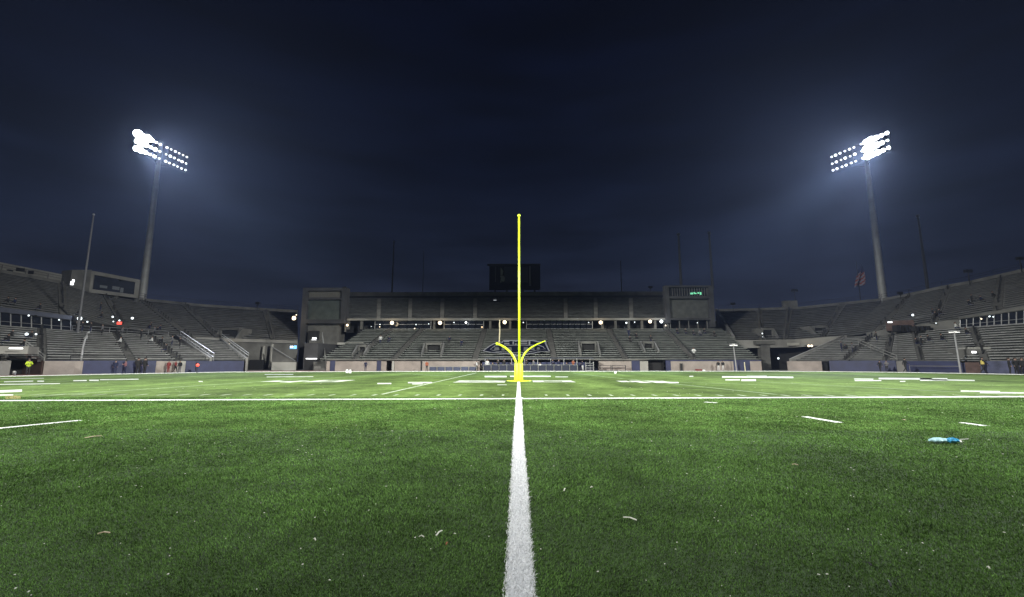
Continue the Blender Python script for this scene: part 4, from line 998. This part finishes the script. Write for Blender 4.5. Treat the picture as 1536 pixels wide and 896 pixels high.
# ------------------------------------------------------------------ lamps on the stands
def lamp(x, y, Y, r, m, lab, power=0, col=(1, .8, .55), grp=None, wall=True):
    c = W(x, y, Y); o = empty('wall_lamp', c, lab, 'lamp', grp or 'lamps along the stands')
    r *= .86 if m is WARM else .72; p = MB(); p.ball(c, r, 10, (1, .8, 1)); p.build('bulb', m, o, smooth=True)
    p = MB(); p.tube([c + Vector((0, r * .75, 0)), c + Vector((0, r * 1.4, 0)), c + Vector((0, 1.0, .1))], [r * .8, r * .5, .06], 8); p.build('bracket', DARKM, o)
    if power:
        d_ = bpy.data.lights.new('lamp_light', 'POINT'); d_.energy = power * .12; d_.color = col; d_.shadow_soft_size = r * 1.1
        l = bpy.data.objects.new('lamp_light', d_); COL.objects.link(l); l.location = c - Vector((0, r + .5, 0)); l.parent = o; l.matrix_parent_inverse = world_of(o).inverted()
C_ = (.85, .93, 1)
for a in ((441, 477.5, 86, .46, WARM, 'warm round lamp on the outer left edge of the far stand block', 900), (521, 488, 87.4, .28, WARM, 'small warm lamp at the left start of the concourse', 250),
          (588, 484.5, 87.2, .44, WARM, 'warm lamp nearest left of the concourse glazing', 700), (660, 484.5, 87.2, .44, WARM, 'warm lamp midway between left vomitory and goalpost', 700),
          (699, 484, 87.2, .32, COOL, 'bluish lamp on the concourse left of the goalpost', 400), (681, 484, 87.2, .15, COOL, 'tiny cool lamp between a warm and a bluish lamp', 0),
          (757, 483.5, 87.2, .44, WARM, 'warm lamp just left of the goalpost upright', 700), (723, 491, 87.2, .26, mat('dull_amber_glass', (1, .7, .4), .4, emit=(1, .7, .4), estr=.7), 'dull amber lamp low under the concourse windows', 0),
          (785, 484, 87.2, .15, COOL, 'tiny cool lamp just right of the goalpost upright', 0), (901, 484, 87.2, .42, WARM, 'warm lamp above the right vomitory', 700),
          (939.5, 484.5, 87.2, .24, COOL, 'small white lamp on the right concourse', 150), (952, 483.5, 87.2, .15, COOL, 'tiny white lamp on the right concourse', 0),
          (975, 482.5, 87.2, .40, WARM, 'warm lamp beside the brightest concourse lamp', 600), (992, 482.5, 87.0, .46, COOL, 'brightest white lamp at the right end of the concourse', 1200),
          (998.5, 488.5, 87.2, .14, WARM, 'tiny warm lamp below the brightest one', 0), (557, 490, 87.2, .10, COOL, 'pinpoint lamp in the dark left concourse', 0),
          (570, 487, 87.2, .14, COOL, 'tiny lamp left of the first big warm lamp', 0), (569.5, 490.5, 87.2, .12, WARM, 'second tiny lamp below its twin in the left concourse', 0),
          (624, 487, 87.2, .15, COOL, 'tiny lamp between the two left warm lamps', 0), (622, 493, 87.2, .13, WARM, 'tiny warm lamp at sill level in the left concourse', 0), (643, 486, 87.2, .13, COOL, 'tiny cool lamp right of centre-left glazing', 0),
          (883, 484, 87.2, .12, COOL, 'tiny cool lamp left of the lamp above the right vomitory', 0), (1046, 484.5, 86.8, .12, COOL, 'pinpoint lamp under the right end block', 0),
          (119.5, 478, 63.2, .42, COOL, 'bright white lamp at the end of the left window band', 700), (131, 483, 64.5, .16, COOL, 'small lamp right of the bright left stand lamp', 0),
          (169, 475.5, 66, .20, COOL, 'upper small lamp of the cluster by the red glow', 0), (170, 482.5, 66, .13, COOL, 'lower small lamp of the cluster by the red glow', 0), (179, 481, 67, .17, COOL, 'small white lamp beside the red lamp', 0),
          (198.5, 477.5, 68, .26, COOL, 'lone white lamp right of the red lamp', 200),
          (40, 501.5, 56.5, .26, COOL, 'oval white lamp on the lower left seats', 120), (54, 501.5, 57, .17, COOL, 'small white lamp right of the oval one', 0),
          (43, 473.5, 59.9, .16, COOL, 'lamp inside the left press windows', 0), (88.5, 480, 62, .14, COOL, 'small lamp inside the right end of the press windows', 0),
          (326.5, 519.5, 78.6, .28, COOL, 'white lamp on the left corner wall', 350), (343, 517, 79.2, .24, WARM, 'warm lamp over the left corner doorway', 250),
          (1143.5, 500.5, 84.3, .17, COOL, 'upper lamp beside the right corner vomitory', 0), (1143.8, 506, 84.3, .15, COOL, 'lower lamp beside the right corner vomitory', 0),
          (1213, 519, 79.5, .24, WARM, 'left lamp of the pair at the tunnel edge', 250), (1217.5, 519, 79.5, .24, WARM, 'right lamp of the pair at the tunnel edge', 0),
          (1167.5, 537.8, 82.4, .24, COOL, 'white lamp deep in the dark tunnel', 60), (1369, 472.8, 76, .25, COOL, 'white lamp on the upper right seats', 200),
          (1454, 460.5, 72, .14, COOL, 'left of two small lamps on the upper right seats', 0), (1460.5, 460.5, 72, .15, COOL, 'right of two small lamps on the upper right seats', 0),
          (1484.5, 475, 62.5, .17, COOL, 'small lamp in the right window band', 0), (1490, 475.5, 62, .12, COOL, 'tiny lamp in the right window band', 0), (1472, 478.5, 63, .12, WARM, 'faint warm lamp in the right window band', 0),
          (1404, 485, 68, .11, COOL, 'pinpoint lamp on the right concourse wall', 0), (444.5, 472.5, 86.2, .13, WARM, 'tiny warm lamp above the outer left one', 0)):
    lamp(*a[:6], power=a[6], col=(1, .78, .5) if a[4] is WARM else C_)
def signlamp(x, y, Y, sx, sz, m, lab, nm='lit_sign'):
    c = W(x, y, Y); o = empty(nm, c, lab, 'lit sign', 'lit signs on the stands'); p = MB(); p.box(c, (sx, .1, sz)); p.build('sign_face', m, o)
    p = MB(); p.box(c + Vector((0, .11, 0)), (sx + .12, .1, sz + .12)); p.build('sign_box', DARKM, o)
signlamp(440, 521, 77, 1.15, .55, BLUEL, 'blue glowing sign on the left edge of the far stand'); signlamp(437.5, 520.5, 76.8, .5, .3, LITW, 'white glowing square on the blue sign')
signlamp(1337, 483.5, 72, 1.1, .22, LITW, 'white strip light on the brown kiosk of the right stand')
signlamp(179, 485, 66.5, .7, .4, REDL, 'red glowing sign in the left concourse'); 
for k, (x, y, Y) in enumerate(((296.5, 548, 57),)):
    c = W(x, y, Y); o = empty('warning_lamp', (c.x, c.y, 0), 'round glowing red lamp on a stand before the left blue wall', 'lamp'); p = MB(); p.ball(c, .19, 10); p.build('bulb', REDL, o); p = MB(); p.tube([(c.x, c.y, 0), (c.x, c.y, c.z - .17)], .04, 6); p.build('stem', DARKM, o)

# ------------------------------------------------------------------ people
def make_person(pose):
    """one continuous skinned figure, 1.75 m, facing -Y; slots: skin, hair, top, trousers, shoes"""
    J = {'pel': (0, 0, .95), 'bel': (0, 0, 1.10), 'che': (0, -.01, 1.33), 'nek': (0, 0, 1.48), 'hd0': (0, -.01, 1.57), 'hd1': (0, -.015, 1.66), 'hd2': (0, 0, 1.72)}
    if pose == 'walk':
        lg = {'L': ((.09, -.10, .50), (.09, -.02 - .2, .09), (.09, -.36, .05)), 'R': ((-.09, .06, .50), (-.09, .32, .13), (-.09, .24, .04))}
        am = {'L': ((.19, 0, 1.42), (.25, .12, 1.16), (.24, .10, .94)), 'R': ((-.19, 0, 1.42), (-.25, -.10, 1.17), (-.22, -.26, 1.00))}
    elif pose == 'sit':
        for k in J: J[k] = (J[k][0], J[k][1], J[k][2] - .45)
        lg = {'L': ((.12, -.44, .50), (.12, -.46, .09), (.12, -.60, .04)), 'R': ((-.12, -.44, .50), (-.12, -.48, .09), (-.12, -.62, .04))}
        am = {'L': ((.19, 0, .97), (.25, -.10, .72), (.14, -.32, .60)), 'R': ((-.19, 0, .97), (-.25, -.10, .72), (-.14, -.32, .60))}
    elif pose == 'hold':
        lg = {'L': ((.10, -.02, .50), (.11, .02, .09), (.12, -.12, .04)), 'R': ((-.10, -.02, .50), (-.11, .02, .09), (-.12, -.12, .04))}
        am = {'L': ((.19, 0, 1.42), (.27, -.08, 1.18), (.10, -.30, 1.20)), 'R': ((-.19, 0, 1.42), (-.27, -.06, 1.18), (-.12, -.28, 1.26))}
    else:
        lg = {'L': ((.10, -.02, .50), (.11, .02, .09), (.13, -.12, .04)), 'R': ((-.10, -.02, .50), (-.11, .02, .09), (-.13, -.12, .04))}
        am = {'L': ((.19, 0, 1.42), (.26, .02, 1.16), (.24, -.08, .92)), 'R': ((-.19, 0, 1.42), (-.26, .02, 1.16), (-.24, -.08, .92))}
    V, E, Rd, reg = [], [], [], []
    def v(p, r): V.append(Vector(p)); Rd.append(r); return len(V) - 1
    def e(a, b, g): E.append((a, b)); reg.append(g)
    pel = v(J['pel'], (.155, .12)); bel = v(J['bel'], (.15, .11)); che = v(J['che'], (.18, .12)); nek = v(J['nek'], (.06, .06)); h0 = v(J['hd0'], (.075, .085)); h1 = v(J['hd1'], (.085, .10)); h2 = v(J['hd2'], (.055, .065))
    e(pel, bel, 2); e(bel, che, 2); e(che, nek, 2); e(nek, h0, 0); e(h0, h1, 0); e(h1, h2, 1)
    for s in 'LR':
        k, a, t = lg[s]; hip = v(((.09 if s == 'L' else -.09), J['pel'][1], J['pel'][2] - .08), (.095, .095)); kk = v(k, (.065, .065)); aa = v(a, (.045, .045)); tt = v(t, (.04, .035))
        e(pel, hip, 3); e(hip, kk, 3); e(kk, aa, 3); e(aa, tt, 4)
        sh, el_, wr = am[s]; s1 = v(sh, (.07, .07)); s2 = v(el_, (.05, .05)); s3 = v(wr, (.036, .036)); d_ = (Vector(wr) - Vector(el_)).normalized(); s4 = v(Vector(wr) + d_ * .12, (.038, .022))
        e(che, s1, 2); e(s1, s2, 2); e(s2, s3, 2); e(s3, s4, 0)
    me = bpy.data.meshes.new('skel'); me.from_pydata([tuple(x) for x in V], E, []); o = bpy.data.objects.new('skel', me); COL.objects.link(o)
    m = o.modifiers.new('s', 'SKIN'); m.use_smooth_shade = True
    for i, sv in enumerate(me.skin_vertices[0].data): sv.radius = Rd[i]; sv.use_root = (i == 0)
    m2 = o.modifiers.new('d', 'SUBSURF'); m2.levels = 1; m2.render_levels = 1
    dg = bpy.context.evaluated_depsgraph_get(); dg.update()
    r = bpy.data.meshes.new_from_object(o.evaluated_get(dg)); bpy.data.objects.remove(o)
    r.name = 'person_' + pose; r.materials.clear()
    for mm in (SKIN, HAIR, CLOTHB, CLOTHN, BLACK): r.materials.append(mm)
    for p_ in r.polygons:
        c = p_.center; best = 1e9; bi = 2
        for (a, b), g in zip(E, reg):
            A, B = V[a], V[b]; t = max(0, min(1, (c - A).dot(B - A) / max((B - A).length_squared, 1e-9))); dd = (c - A - (B - A) * t).length
            if dd < best: best = dd; bi = g
        p_.material_index = bi; p_.use_smooth = True
    return r
PM = {k: make_person(k) for k in ('stand', 'walk', 'sit', 'hold')}
hairm = MB(); hairm.ball((0, .012, 1.70), .098, 10, (.95, 1.08, .9))
def person(pose, loc, rz, top, legs, lab, group=None, scale=1.0, hair=HAIR, vest=None):
    o = bpy.data.objects.new('person', PM[pose]); COL.objects.link(o); o.location = loc; o.rotation_euler = (0, 0, rz); o.scale = (scale,) * 3
    for i, mm in ((2, top), (3, legs)):
        o.material_slots[i].link = 'OBJECT'; o.material_slots[i].material = mm
    tag(o, lab, 'person', group)
    dz = -.45 if pose == 'sit' else 0
    hb = MB(); hb.ball((0, .014, 1.695 + dz), .10, 10, (.98, 1.1, .82)); h = hb.build('hair', hair); h.parent = o
    if vest:
        vb = MB(); vb.tube([(0, -.005, .98 + dz), (0, -.005, 1.15 + dz), (0, -.01, 1.32 + dz), (0, 0, 1.43 + dz)], [.185, .18, .20, .13], 14); k = vb.build('vest', vest); k.parent = o; k.scale = (1, .78, 1)
    return o
def gperson(pose, x, yb, ht_px, rz, top, legs, lab, group=None, vest=None, **kw):
    p = G(x, yb); s = ht_px * p.y / F / 1.75; s = max(.9, min(1.12, s)); return person(pose, (p.x, p.y, 0), R(rz), top, legs, lab, group, s, vest=vest, **kw)
gperson('hold', 41, 563.4, 24.5, 60, HIVIS, BLACK, 'guard in a bright hi-vis jacket standing by the left tunnel', vest=HIVIS)
gperson('stand', 172, 560.8, 17, 20, CLOTHN, CLOTHN, 'dark clothed person standing alone before the left blue wall')
gperson('hold', 187, 560.6, 15, -30, CLOTHP, CLOTHN, 'person in a pink top beside the dark clothed one', hair=HAIR)
gperson('stand', 206, 560.4, 21, 180, CLOTHB, CLOTHB, 'left of two people in long black coats', 'pair in black coats').scale = (1.5, 1.4, 1.08)
gperson('stand', 216, 560.4, 21, 160, CLOTHB, CLOTHB, 'right of two people in long black coats', 'pair in black coats').scale = (1.5, 1.4, 1.08)
gperson('stand', 252, 559.8, 10, 0, RED, RED, 'small figure in red at the left beige wall'); gperson('walk', 262.5, 559.6, 13, 90, RED, BLACK, 'person in red top walking at the left beige wall')
gperson('stand', 269, 559.4, 12, 0, CLOTHB, CLOTHG, 'person in black before the pale panel'); gperson('stand', 292, 559.0, 15, 0, CLOTHB, CLOTHB, 'person in black beside the glowing red lamp')
gperson('stand', 548, 557.2, 9, 0, CLOTHN, CLOTHN, 'small person in blue before the far beige wall')
gperson('stand', 640, 557.2, 12, 0, ORANGE, BLACK, 'person in orange before the far beige wall')
gperson('walk', 715, 557.3, 14, 90, CLOTHW, BLACK, 'person in white top walking left of the shelter')
gperson('sit', 722, 557.3, 14, 90, CLOTHB, BLACK, 'person in dark clothes crouched at the fence end')
gperson('hold', 874, 557.2, 14, -60, CLOTHN, CLOTHW, 'person in blue top with white trousers by the rack')
for k, (x, c1, c2, lb) in enumerate(((731, CLOTHW, CLOTHB, 'leftmost'), (739, CLOTHB, CLOTHN, 'second'), (747, CLOTHB, CLOTHB, 'third'), (756, CLOTHB, CLOTHG, 'fourth'), (766, CLOTHN, CLOTHN, 'fifth'), (790, CLOTHB, CLOTHN, 'sixth'),
                                     (800, CLOTHG, CLOTHB, 'seventh'), (810, CLOTHW, CLOTHN, 'eighth'), (829, CLOTHN, CLOTHB, 'ninth'), (838, CLOTHN, CLOTHW, 'tenth'), (850, CLOTHN, CLOTHN, 'eleventh'), (860, ORANGE, CLOTHN, 'rightmost'))):
    person(('stand', 'sit', 'hold')[k % 3], (XP(x, 67.1), 67.1 + .15 * (k % 2), 0 if k % 3 != 1 else .02), R(random.uniform(-60, 60)), c1, c2, '%s of the players gathered in the team shelter, counted from the left' % lb, 'players in the team shelter', 1.02)
gperson('stand', 1078, 557.0, 10, 0, CLOTHB, CLOTHW, 'left of two people with white trousers at the far right wall', 'pair at the far right wall', )
gperson('stand', 1085, 557.0, 11, 0, CLOTHB, CLOTHW, 'right of two people with white trousers at the far right wall', 'pair at the far right wall')
gperson('walk', 1321, 558.4, 14, -70, CLOTHB, BLACK, 'bent dark figure left of the one in grey before the right blue wall'); gperson('hold', 1331, 558.4, 16, -40, CLOTHG, BLACK, 'person in grey top before the right blue wall')
gperson('walk', 1359, 559.2, 21, 80, CLOTHB, BLACK, 'person in dark clothes walking past the pale wall panel')
gperson('walk', 1476, 560.6, 24, 70, CLOTHB, BLACK, 'person in black with a gold vest walking by the right wall', vest=GOLD)
for x, lb in ((1516, 'left of three people in black at the right edge'), (1526, 'middle of three people in black at the right edge'), (1536, 'right of three people in black at the right edge, cut by the frame')):
    gperson('stand', x, 562.0, 26, random.uniform(-90, 90), CLOTHB, CLOTHB, lb, 'trio in black at the right edge').scale = (1.35, 1.3, 1.06)
p_ = CD.at(CD.u_at(1045), .08); person('hold', (p_.x, p_.y - .3, WALL_Z + .25), 0, CLOTHW, BLACK, 'person in white top standing on the front row right of the far stand', scale=1.1)
# people scattered over the seats
def seated(deck, rows, u, v, rz, top, lab, group, pose='sit'):
    r = round(v * rows); a = deck.at(u, r / rows + .001); b = deck.at(u, (r + .55) / rows); 
    person(pose, (b.x, b.y, a.z + (.0 if pose == 'sit' else .02)), rz, top, random.choice((CLOTHB, CLOTHN)), lab, group)
SP = [(LD, 14, -60, [(3.2, .55, 'sit'), (3.75, .5, 'sit'), (3.5, .85, 'stand'), (4.35, .55, 'sit'), (4.55, .6, 'sit'), (4.7, .5, 'stand'), (4.8, .42, 'stand'), (4.2, .75, 'stand'), (4.45, .3, 'sit'), (3.9, .92, 'sit'), (4.62, .92, 'stand'),
                       (2.1, .45, 'sit'), (2.3, .3, 'sit'), (2.15, .6, 'sit'), (2.4, .55, 'sit'), (3.05, .9, 'stand'), (3.15, .9, 'stand'), (3.3, .92, 'stand')], 'left lower seats'),
      (LUd, 20, -60, [(3.7, .18, 'sit'), (3.75, .4, 'stand'), (4.45, .1, 'sit'), (4.5, .13, 'sit'), (4.53, .06, 'sit'), (4.6, .1, 'sit'), (2.55, .05, 'sit'), (3.2, .1, 'sit'), (2.1, .12, 'sit'), (2.2, .12, 'sit')], 'left upper seats'),
      (RD, 14, 60, [(2.4, .5, 'sit'), (2.5, .45, 'stand'), (2.65, .55, 'sit'), (2.9, .6, 'sit'), (3.3, .7, 'sit'), (.9, .35, 'stand'), (1.0, .35, 'sit'), (1.2, .3, 'stand'), (3.2, .9, 'sit'), (4.2, .9, 'stand'), (1.5, .75, 'stand')], 'right lower seats'),
      (RU, 20, 60, [(2.05, .2, 'sit'), (2.3, .15, 'sit'), (3.1, .25, 'sit'), (3.15, .28, 'stand'), (3.3, .3, 'sit'), (3.5, .33, 'sit'), (2.2, .12, 'sit')], 'right upper seats'),
      (CD, 18, 0, [(.21, .45, 'stand'), (.25, .5, 'sit'), (.6, .52, 'sit'), (1.51, .5, 'sit'), (1.52, .65, 'stand'), (1.55, .6, 'sit'), (1.8, .75, 'sit'), (1.83, .72, 'sit'), (1.86, .7, 'sit'), (1.89, .78, 'sit'), (1.76, .8, 'sit'), (1.92, .66, 'sit'), (.68, .4, 'sit'), (1.6, .45, 'stand')], 'far lower seats')]
tops_ = [CLOTHB, CLOTHB, CLOTHN, CLOTHG, CLOTHW, CLOTHB, BLACK]
ORD = ['first', 'second', 'third', 'fourth', 'fifth', 'sixth', 'seventh', 'eighth', 'ninth', 'tenth', 'eleventh', 'twelfth', 'thirteenth', 'fourteenth', 'fifteenth', 'sixteenth', 'seventeenth', 'eighteenth']
CN = {'black_cloth': 'black', 'navy_cloth': 'navy', 'grey_cloth': 'grey', 'white_cloth': 'white', 'black': 'black'}
for deck, rows, rz, L_, where in SP:
    L_ = sorted(L_, key=lambda q: (lambda p: p.x / p.y)(deck.at(q[0], q[1])))
    for k, (u, v, pose) in enumerate(L_):
        c = random.choice(tops_); seated(deck, rows, u, v, R(rz), c, '%s from the left of the spectators on the %s, %s, in %s' % (ORD[k], where, 'sitting' if pose == 'sit' else 'standing', CN[c.name]), 'spectators on the %s' % where, pose)

# ------------------------------------------------------------------ small things on the ground
def crumple(mb, c, L, wd, h, seed, ang):
    r = random.Random(seed); n, m_ = 9, 8; vs = []; fs = []
    for i in range(n):
        t = i / (n - 1); rad = math.sin(math.pi * (.08 + .84 * t)) ** .6
        for k in range(m_):
            q_ = 2 * math.pi * k / m_; j = 1 + r.uniform(-.28, .28)
            x = (t - .5) * L; y = math.cos(q_) * wd / 2 * rad * j; z = max(.0, h / 2 + math.sin(q_) * h / 2 * rad * j)
            vs.append(Vector(c) + Vector((x * math.cos(ang) - y * math.sin(ang), x * math.sin(ang) + y * math.cos(ang), z)))
    for i in range(n - 1):
        for k in range(m_): fs.append((i * m_ + k, i * m_ + (k + 1) % m_, (i + 1) * m_ + (k + 1) % m_, (i + 1) * m_ + k))
    fs.append(tuple(range(m_))[::-1]); fs.append(tuple((n - 1) * m_ + k for k in range(m_))); mb.add(vs, fs)
c = G(1420, 666.5); BT = empty('plastic_bottle', c, 'crushed blue and clear plastic bottle lying on the right turf', 'bottle')
BLP = mat('blue_label_film', (.05, .30, .55), .2, var=.4, nscale=25); CLP = mat('pale_blue_plastic', (.42, .66, .74), .12, var=.3, nscale=20)
mb = MB(); crumple(mb, c + Vector((-.10, .03, .02)), .30, .12, .085, 4, -.10); mb.build('bottle_body', CLP, BT)
mb = MB(); crumple(mb, c + Vector((.095, -.005, .02)), .19, .13, .09, 9, -.22); mb.build('label', BLP, BT)
mb = MB(); e1 = c + Vector((.19, -.03, .05)); mb.tube([e1, e1 + Vector((.03, -.004, 0))], .02, 10); mb.build('cap', WHITE, BT)
mb = MB(); s0 = G(1440, 663); mb.tube([s0 + Vector((0, 0, .04)), G(1453, 663) + Vector((0, 0, .05))], .006, 6); tag(mb.build('straw', CLOTHW), 'thin pale straw beside the crushed bottle', 'straw')
SCRAP = mat('paper_scrap', (.62, .62, .55), .8); TAN = mat('tan_scrap', (.45, .36, .25), .8)
scr = [((654, 811), (663, 803), .014, SCRAP, 'bright paper strip on the turf left of the midfield line'), ((935, 782.5), (955, 787), .02, SCRAP, 'pale torn strip on the turf right of the midfield line'),
       ((127, 660), (152, 656.8), .05, TAN, 'tan strip on the left turf below the white dash'), ((628, 812.5), (636, 813), .01, SCRAP, 'tiny flat paper bit near the bright strip'),
       ((1188, 701), (1198, 702), .02, TAN, 'short tan scrap on the right turf'), ((146, 808), (164, 806.5), .02, TAN, 'dull scrap on the lower left turf'), ((1300, 852), (1308, 857), .02, BLACK, 'dark scrap near the bottom right'),
       ((1333, 880), (1338, 890), .012, BLACK, 'dark crumb near the bottom right corner'), ((1354, 632), (1358, 632.5), .06, TAN, 'small yellowish scrap between the two right dashes'), ((669, 825), (671, 822), .014, mat('brown_leaf', (.25, .1, .05), .8), 'tiny brown leaf below the paper strip'),
       ((470, 816), (473, 818), .012, SCRAP, 'white speck on the left turf'), ((1482, 860), (1486, 862), .012, SCRAP, 'white crumb in the bottom right turf'), ((846, 742), (848, 738), .014, SCRAP, 'small white bit right of the line, nearest'), ((886, 737), (889, 736), .014, SCRAP, 'small white bit right of the line, farther')]
for k, (A, B, wd, m, lab) in enumerate(scr):
    a, b = G(*A), G(*B); d_ = (b - a).normalized(); n_ = Vector((-d_.y, d_.x, 0)) * wd * .35; mb = MB(); z_ = Vector((0, 0, .034 if a.y < 17 else .01)); z2_ = z_ + Vector((0, 0, .006)); mid = (a + b) / 2 + Vector((0, 0, .01))
    mb.hexa([a - n_ + z_, mid - n_ + z_, mid + n_ + z_, a + n_ + z_, a - n_ + z2_, mid - n_ + z2_, mid + n_ + z2_, a + n_ + z2_])
    mb.hexa([mid - n_ + z_, b - n_ + z_, b + n_ + z_, mid + n_ + z_, mid - n_ + z2_, b - n_ + z2_, b + n_ + z2_, mid + n_ + z2_])
    tag(mb.build('paper_scrap' if m is not BLACK else 'dark_scrap', m), lab, 'litter', 'scraps on the turf')
mb = MB(); rr = random.Random(5)
for k in range(420):
    Y = 2.4 * (30 / 2.4) ** rr.random(); X = rr.uniform(-1.25, 1.25) * Y; s = rr.uniform(.003, .008) * max(1, Y / 5); a = rr.random() * 3
    c = Vector((X, Y, rr.uniform(.024, .04)))
    mb.box(c, (s * rr.uniform(.8, 2.4), s, .004), a)
tag(mb.build('turf_litter', SCRAP), 'fine pale crumbs and confetti specks spread over the turf', 'litter', kind='stuff')
# sideline odds and ends
c = G(21, 562.6); mb = MB(); mb.tube([(c.x, c.y, 0), (c.x, c.y, .12), (c.x, c.y, .36), (c.x, c.y, .42)], [.12, .15, .15, .09], 12)
tag(mb.build('white_bucket', WHITE), 'small white tub on the track before the left tunnel', 'tub')
for k, (x, y) in enumerate(((520.5, 559.6), (525, 560.0))):
    c = G(x, y); mb = MB(); mb.tube([(c.x, c.y, 0), (c.x, c.y, .35), (c.x, c.y, .45)], [.16, .15, .05], 10); tag(mb.build('water_jug', WHITE), ['left white jug of the pair at the far kerb', 'right white jug of the pair at the far kerb'][k], 'jug', 'white jugs at the far kerb')
c = G(1048, 557.2); mb = MB(); mb.box((c.x, c.y, .13), (.95, .5, .26)); mb.box((c.x, c.y, .29), (.8, .4, .06)); tag(mb.build('red_bag', RED), 'red equipment bag lying at the far right wall', 'bag')
c = G(1056, 557.3); mb = MB(); mb.ball((c.x, c.y, .13), .16, 8, (1.4, .8, .8)); tag(mb.build('football', WHITE), 'white ball beside the red equipment bag', 'ball')
c = G(923, 561); mb = MB(); mb.ball((c.x, c.y, .13), .15, 8); tag(mb.build('field_ball', WHITE), 'white ball lying on the far turf right of the goalpost', 'ball')
c = G(1026, 557.0); mb = MB(); mb.box((c.x, c.y + 1, .55), (.3, .25, 1.1)); mb.box((c.x, c.y + 1, 1.13), (.36, .3, .06)); tag(mb.build('black_bin', BLACK), 'slim black bin against the far beige wall', 'bin')
c = G(1118, 557.0); PY = empty('yard_marker', (c.x, c.y, 0), 'pale yellow marker post before the blue pad at the far right', 'marker'); mb = MB(); mb.tube([(c.x, c.y, 0), (c.x - .05, c.y, 1.35)], .07, 8); mb.build('post', mat('cream_paint', (.6, .57, .4), .7), PY)
c = G(684, 557); 

# ------------------------------------------------------------------ haze
hz = MB(); hz.box((0, 40, 32), (260, 200, 66))
m = bpy.data.materials.new('haze_volume'); m.use_nodes = True; t = m.node_tree; t.nodes.clear()
o_ = t.nodes.new('ShaderNodeOutputMaterial'); v_ = t.nodes.new('ShaderNodeVolumePrincipled'); v_.inputs['Color'].default_value = (.52, .64, .98, 1); v_.inputs['Density'].default_value = 0.00018; v_.inputs['Anisotropy'].default_value = 0.62
t.links.new(v_.outputs[0], o_.inputs['Volume'])
h = hz.build('haze', m); h['kind'] = 'stuff'; tag(h, 'thin night haze glowing round the floodlights', 'haze')
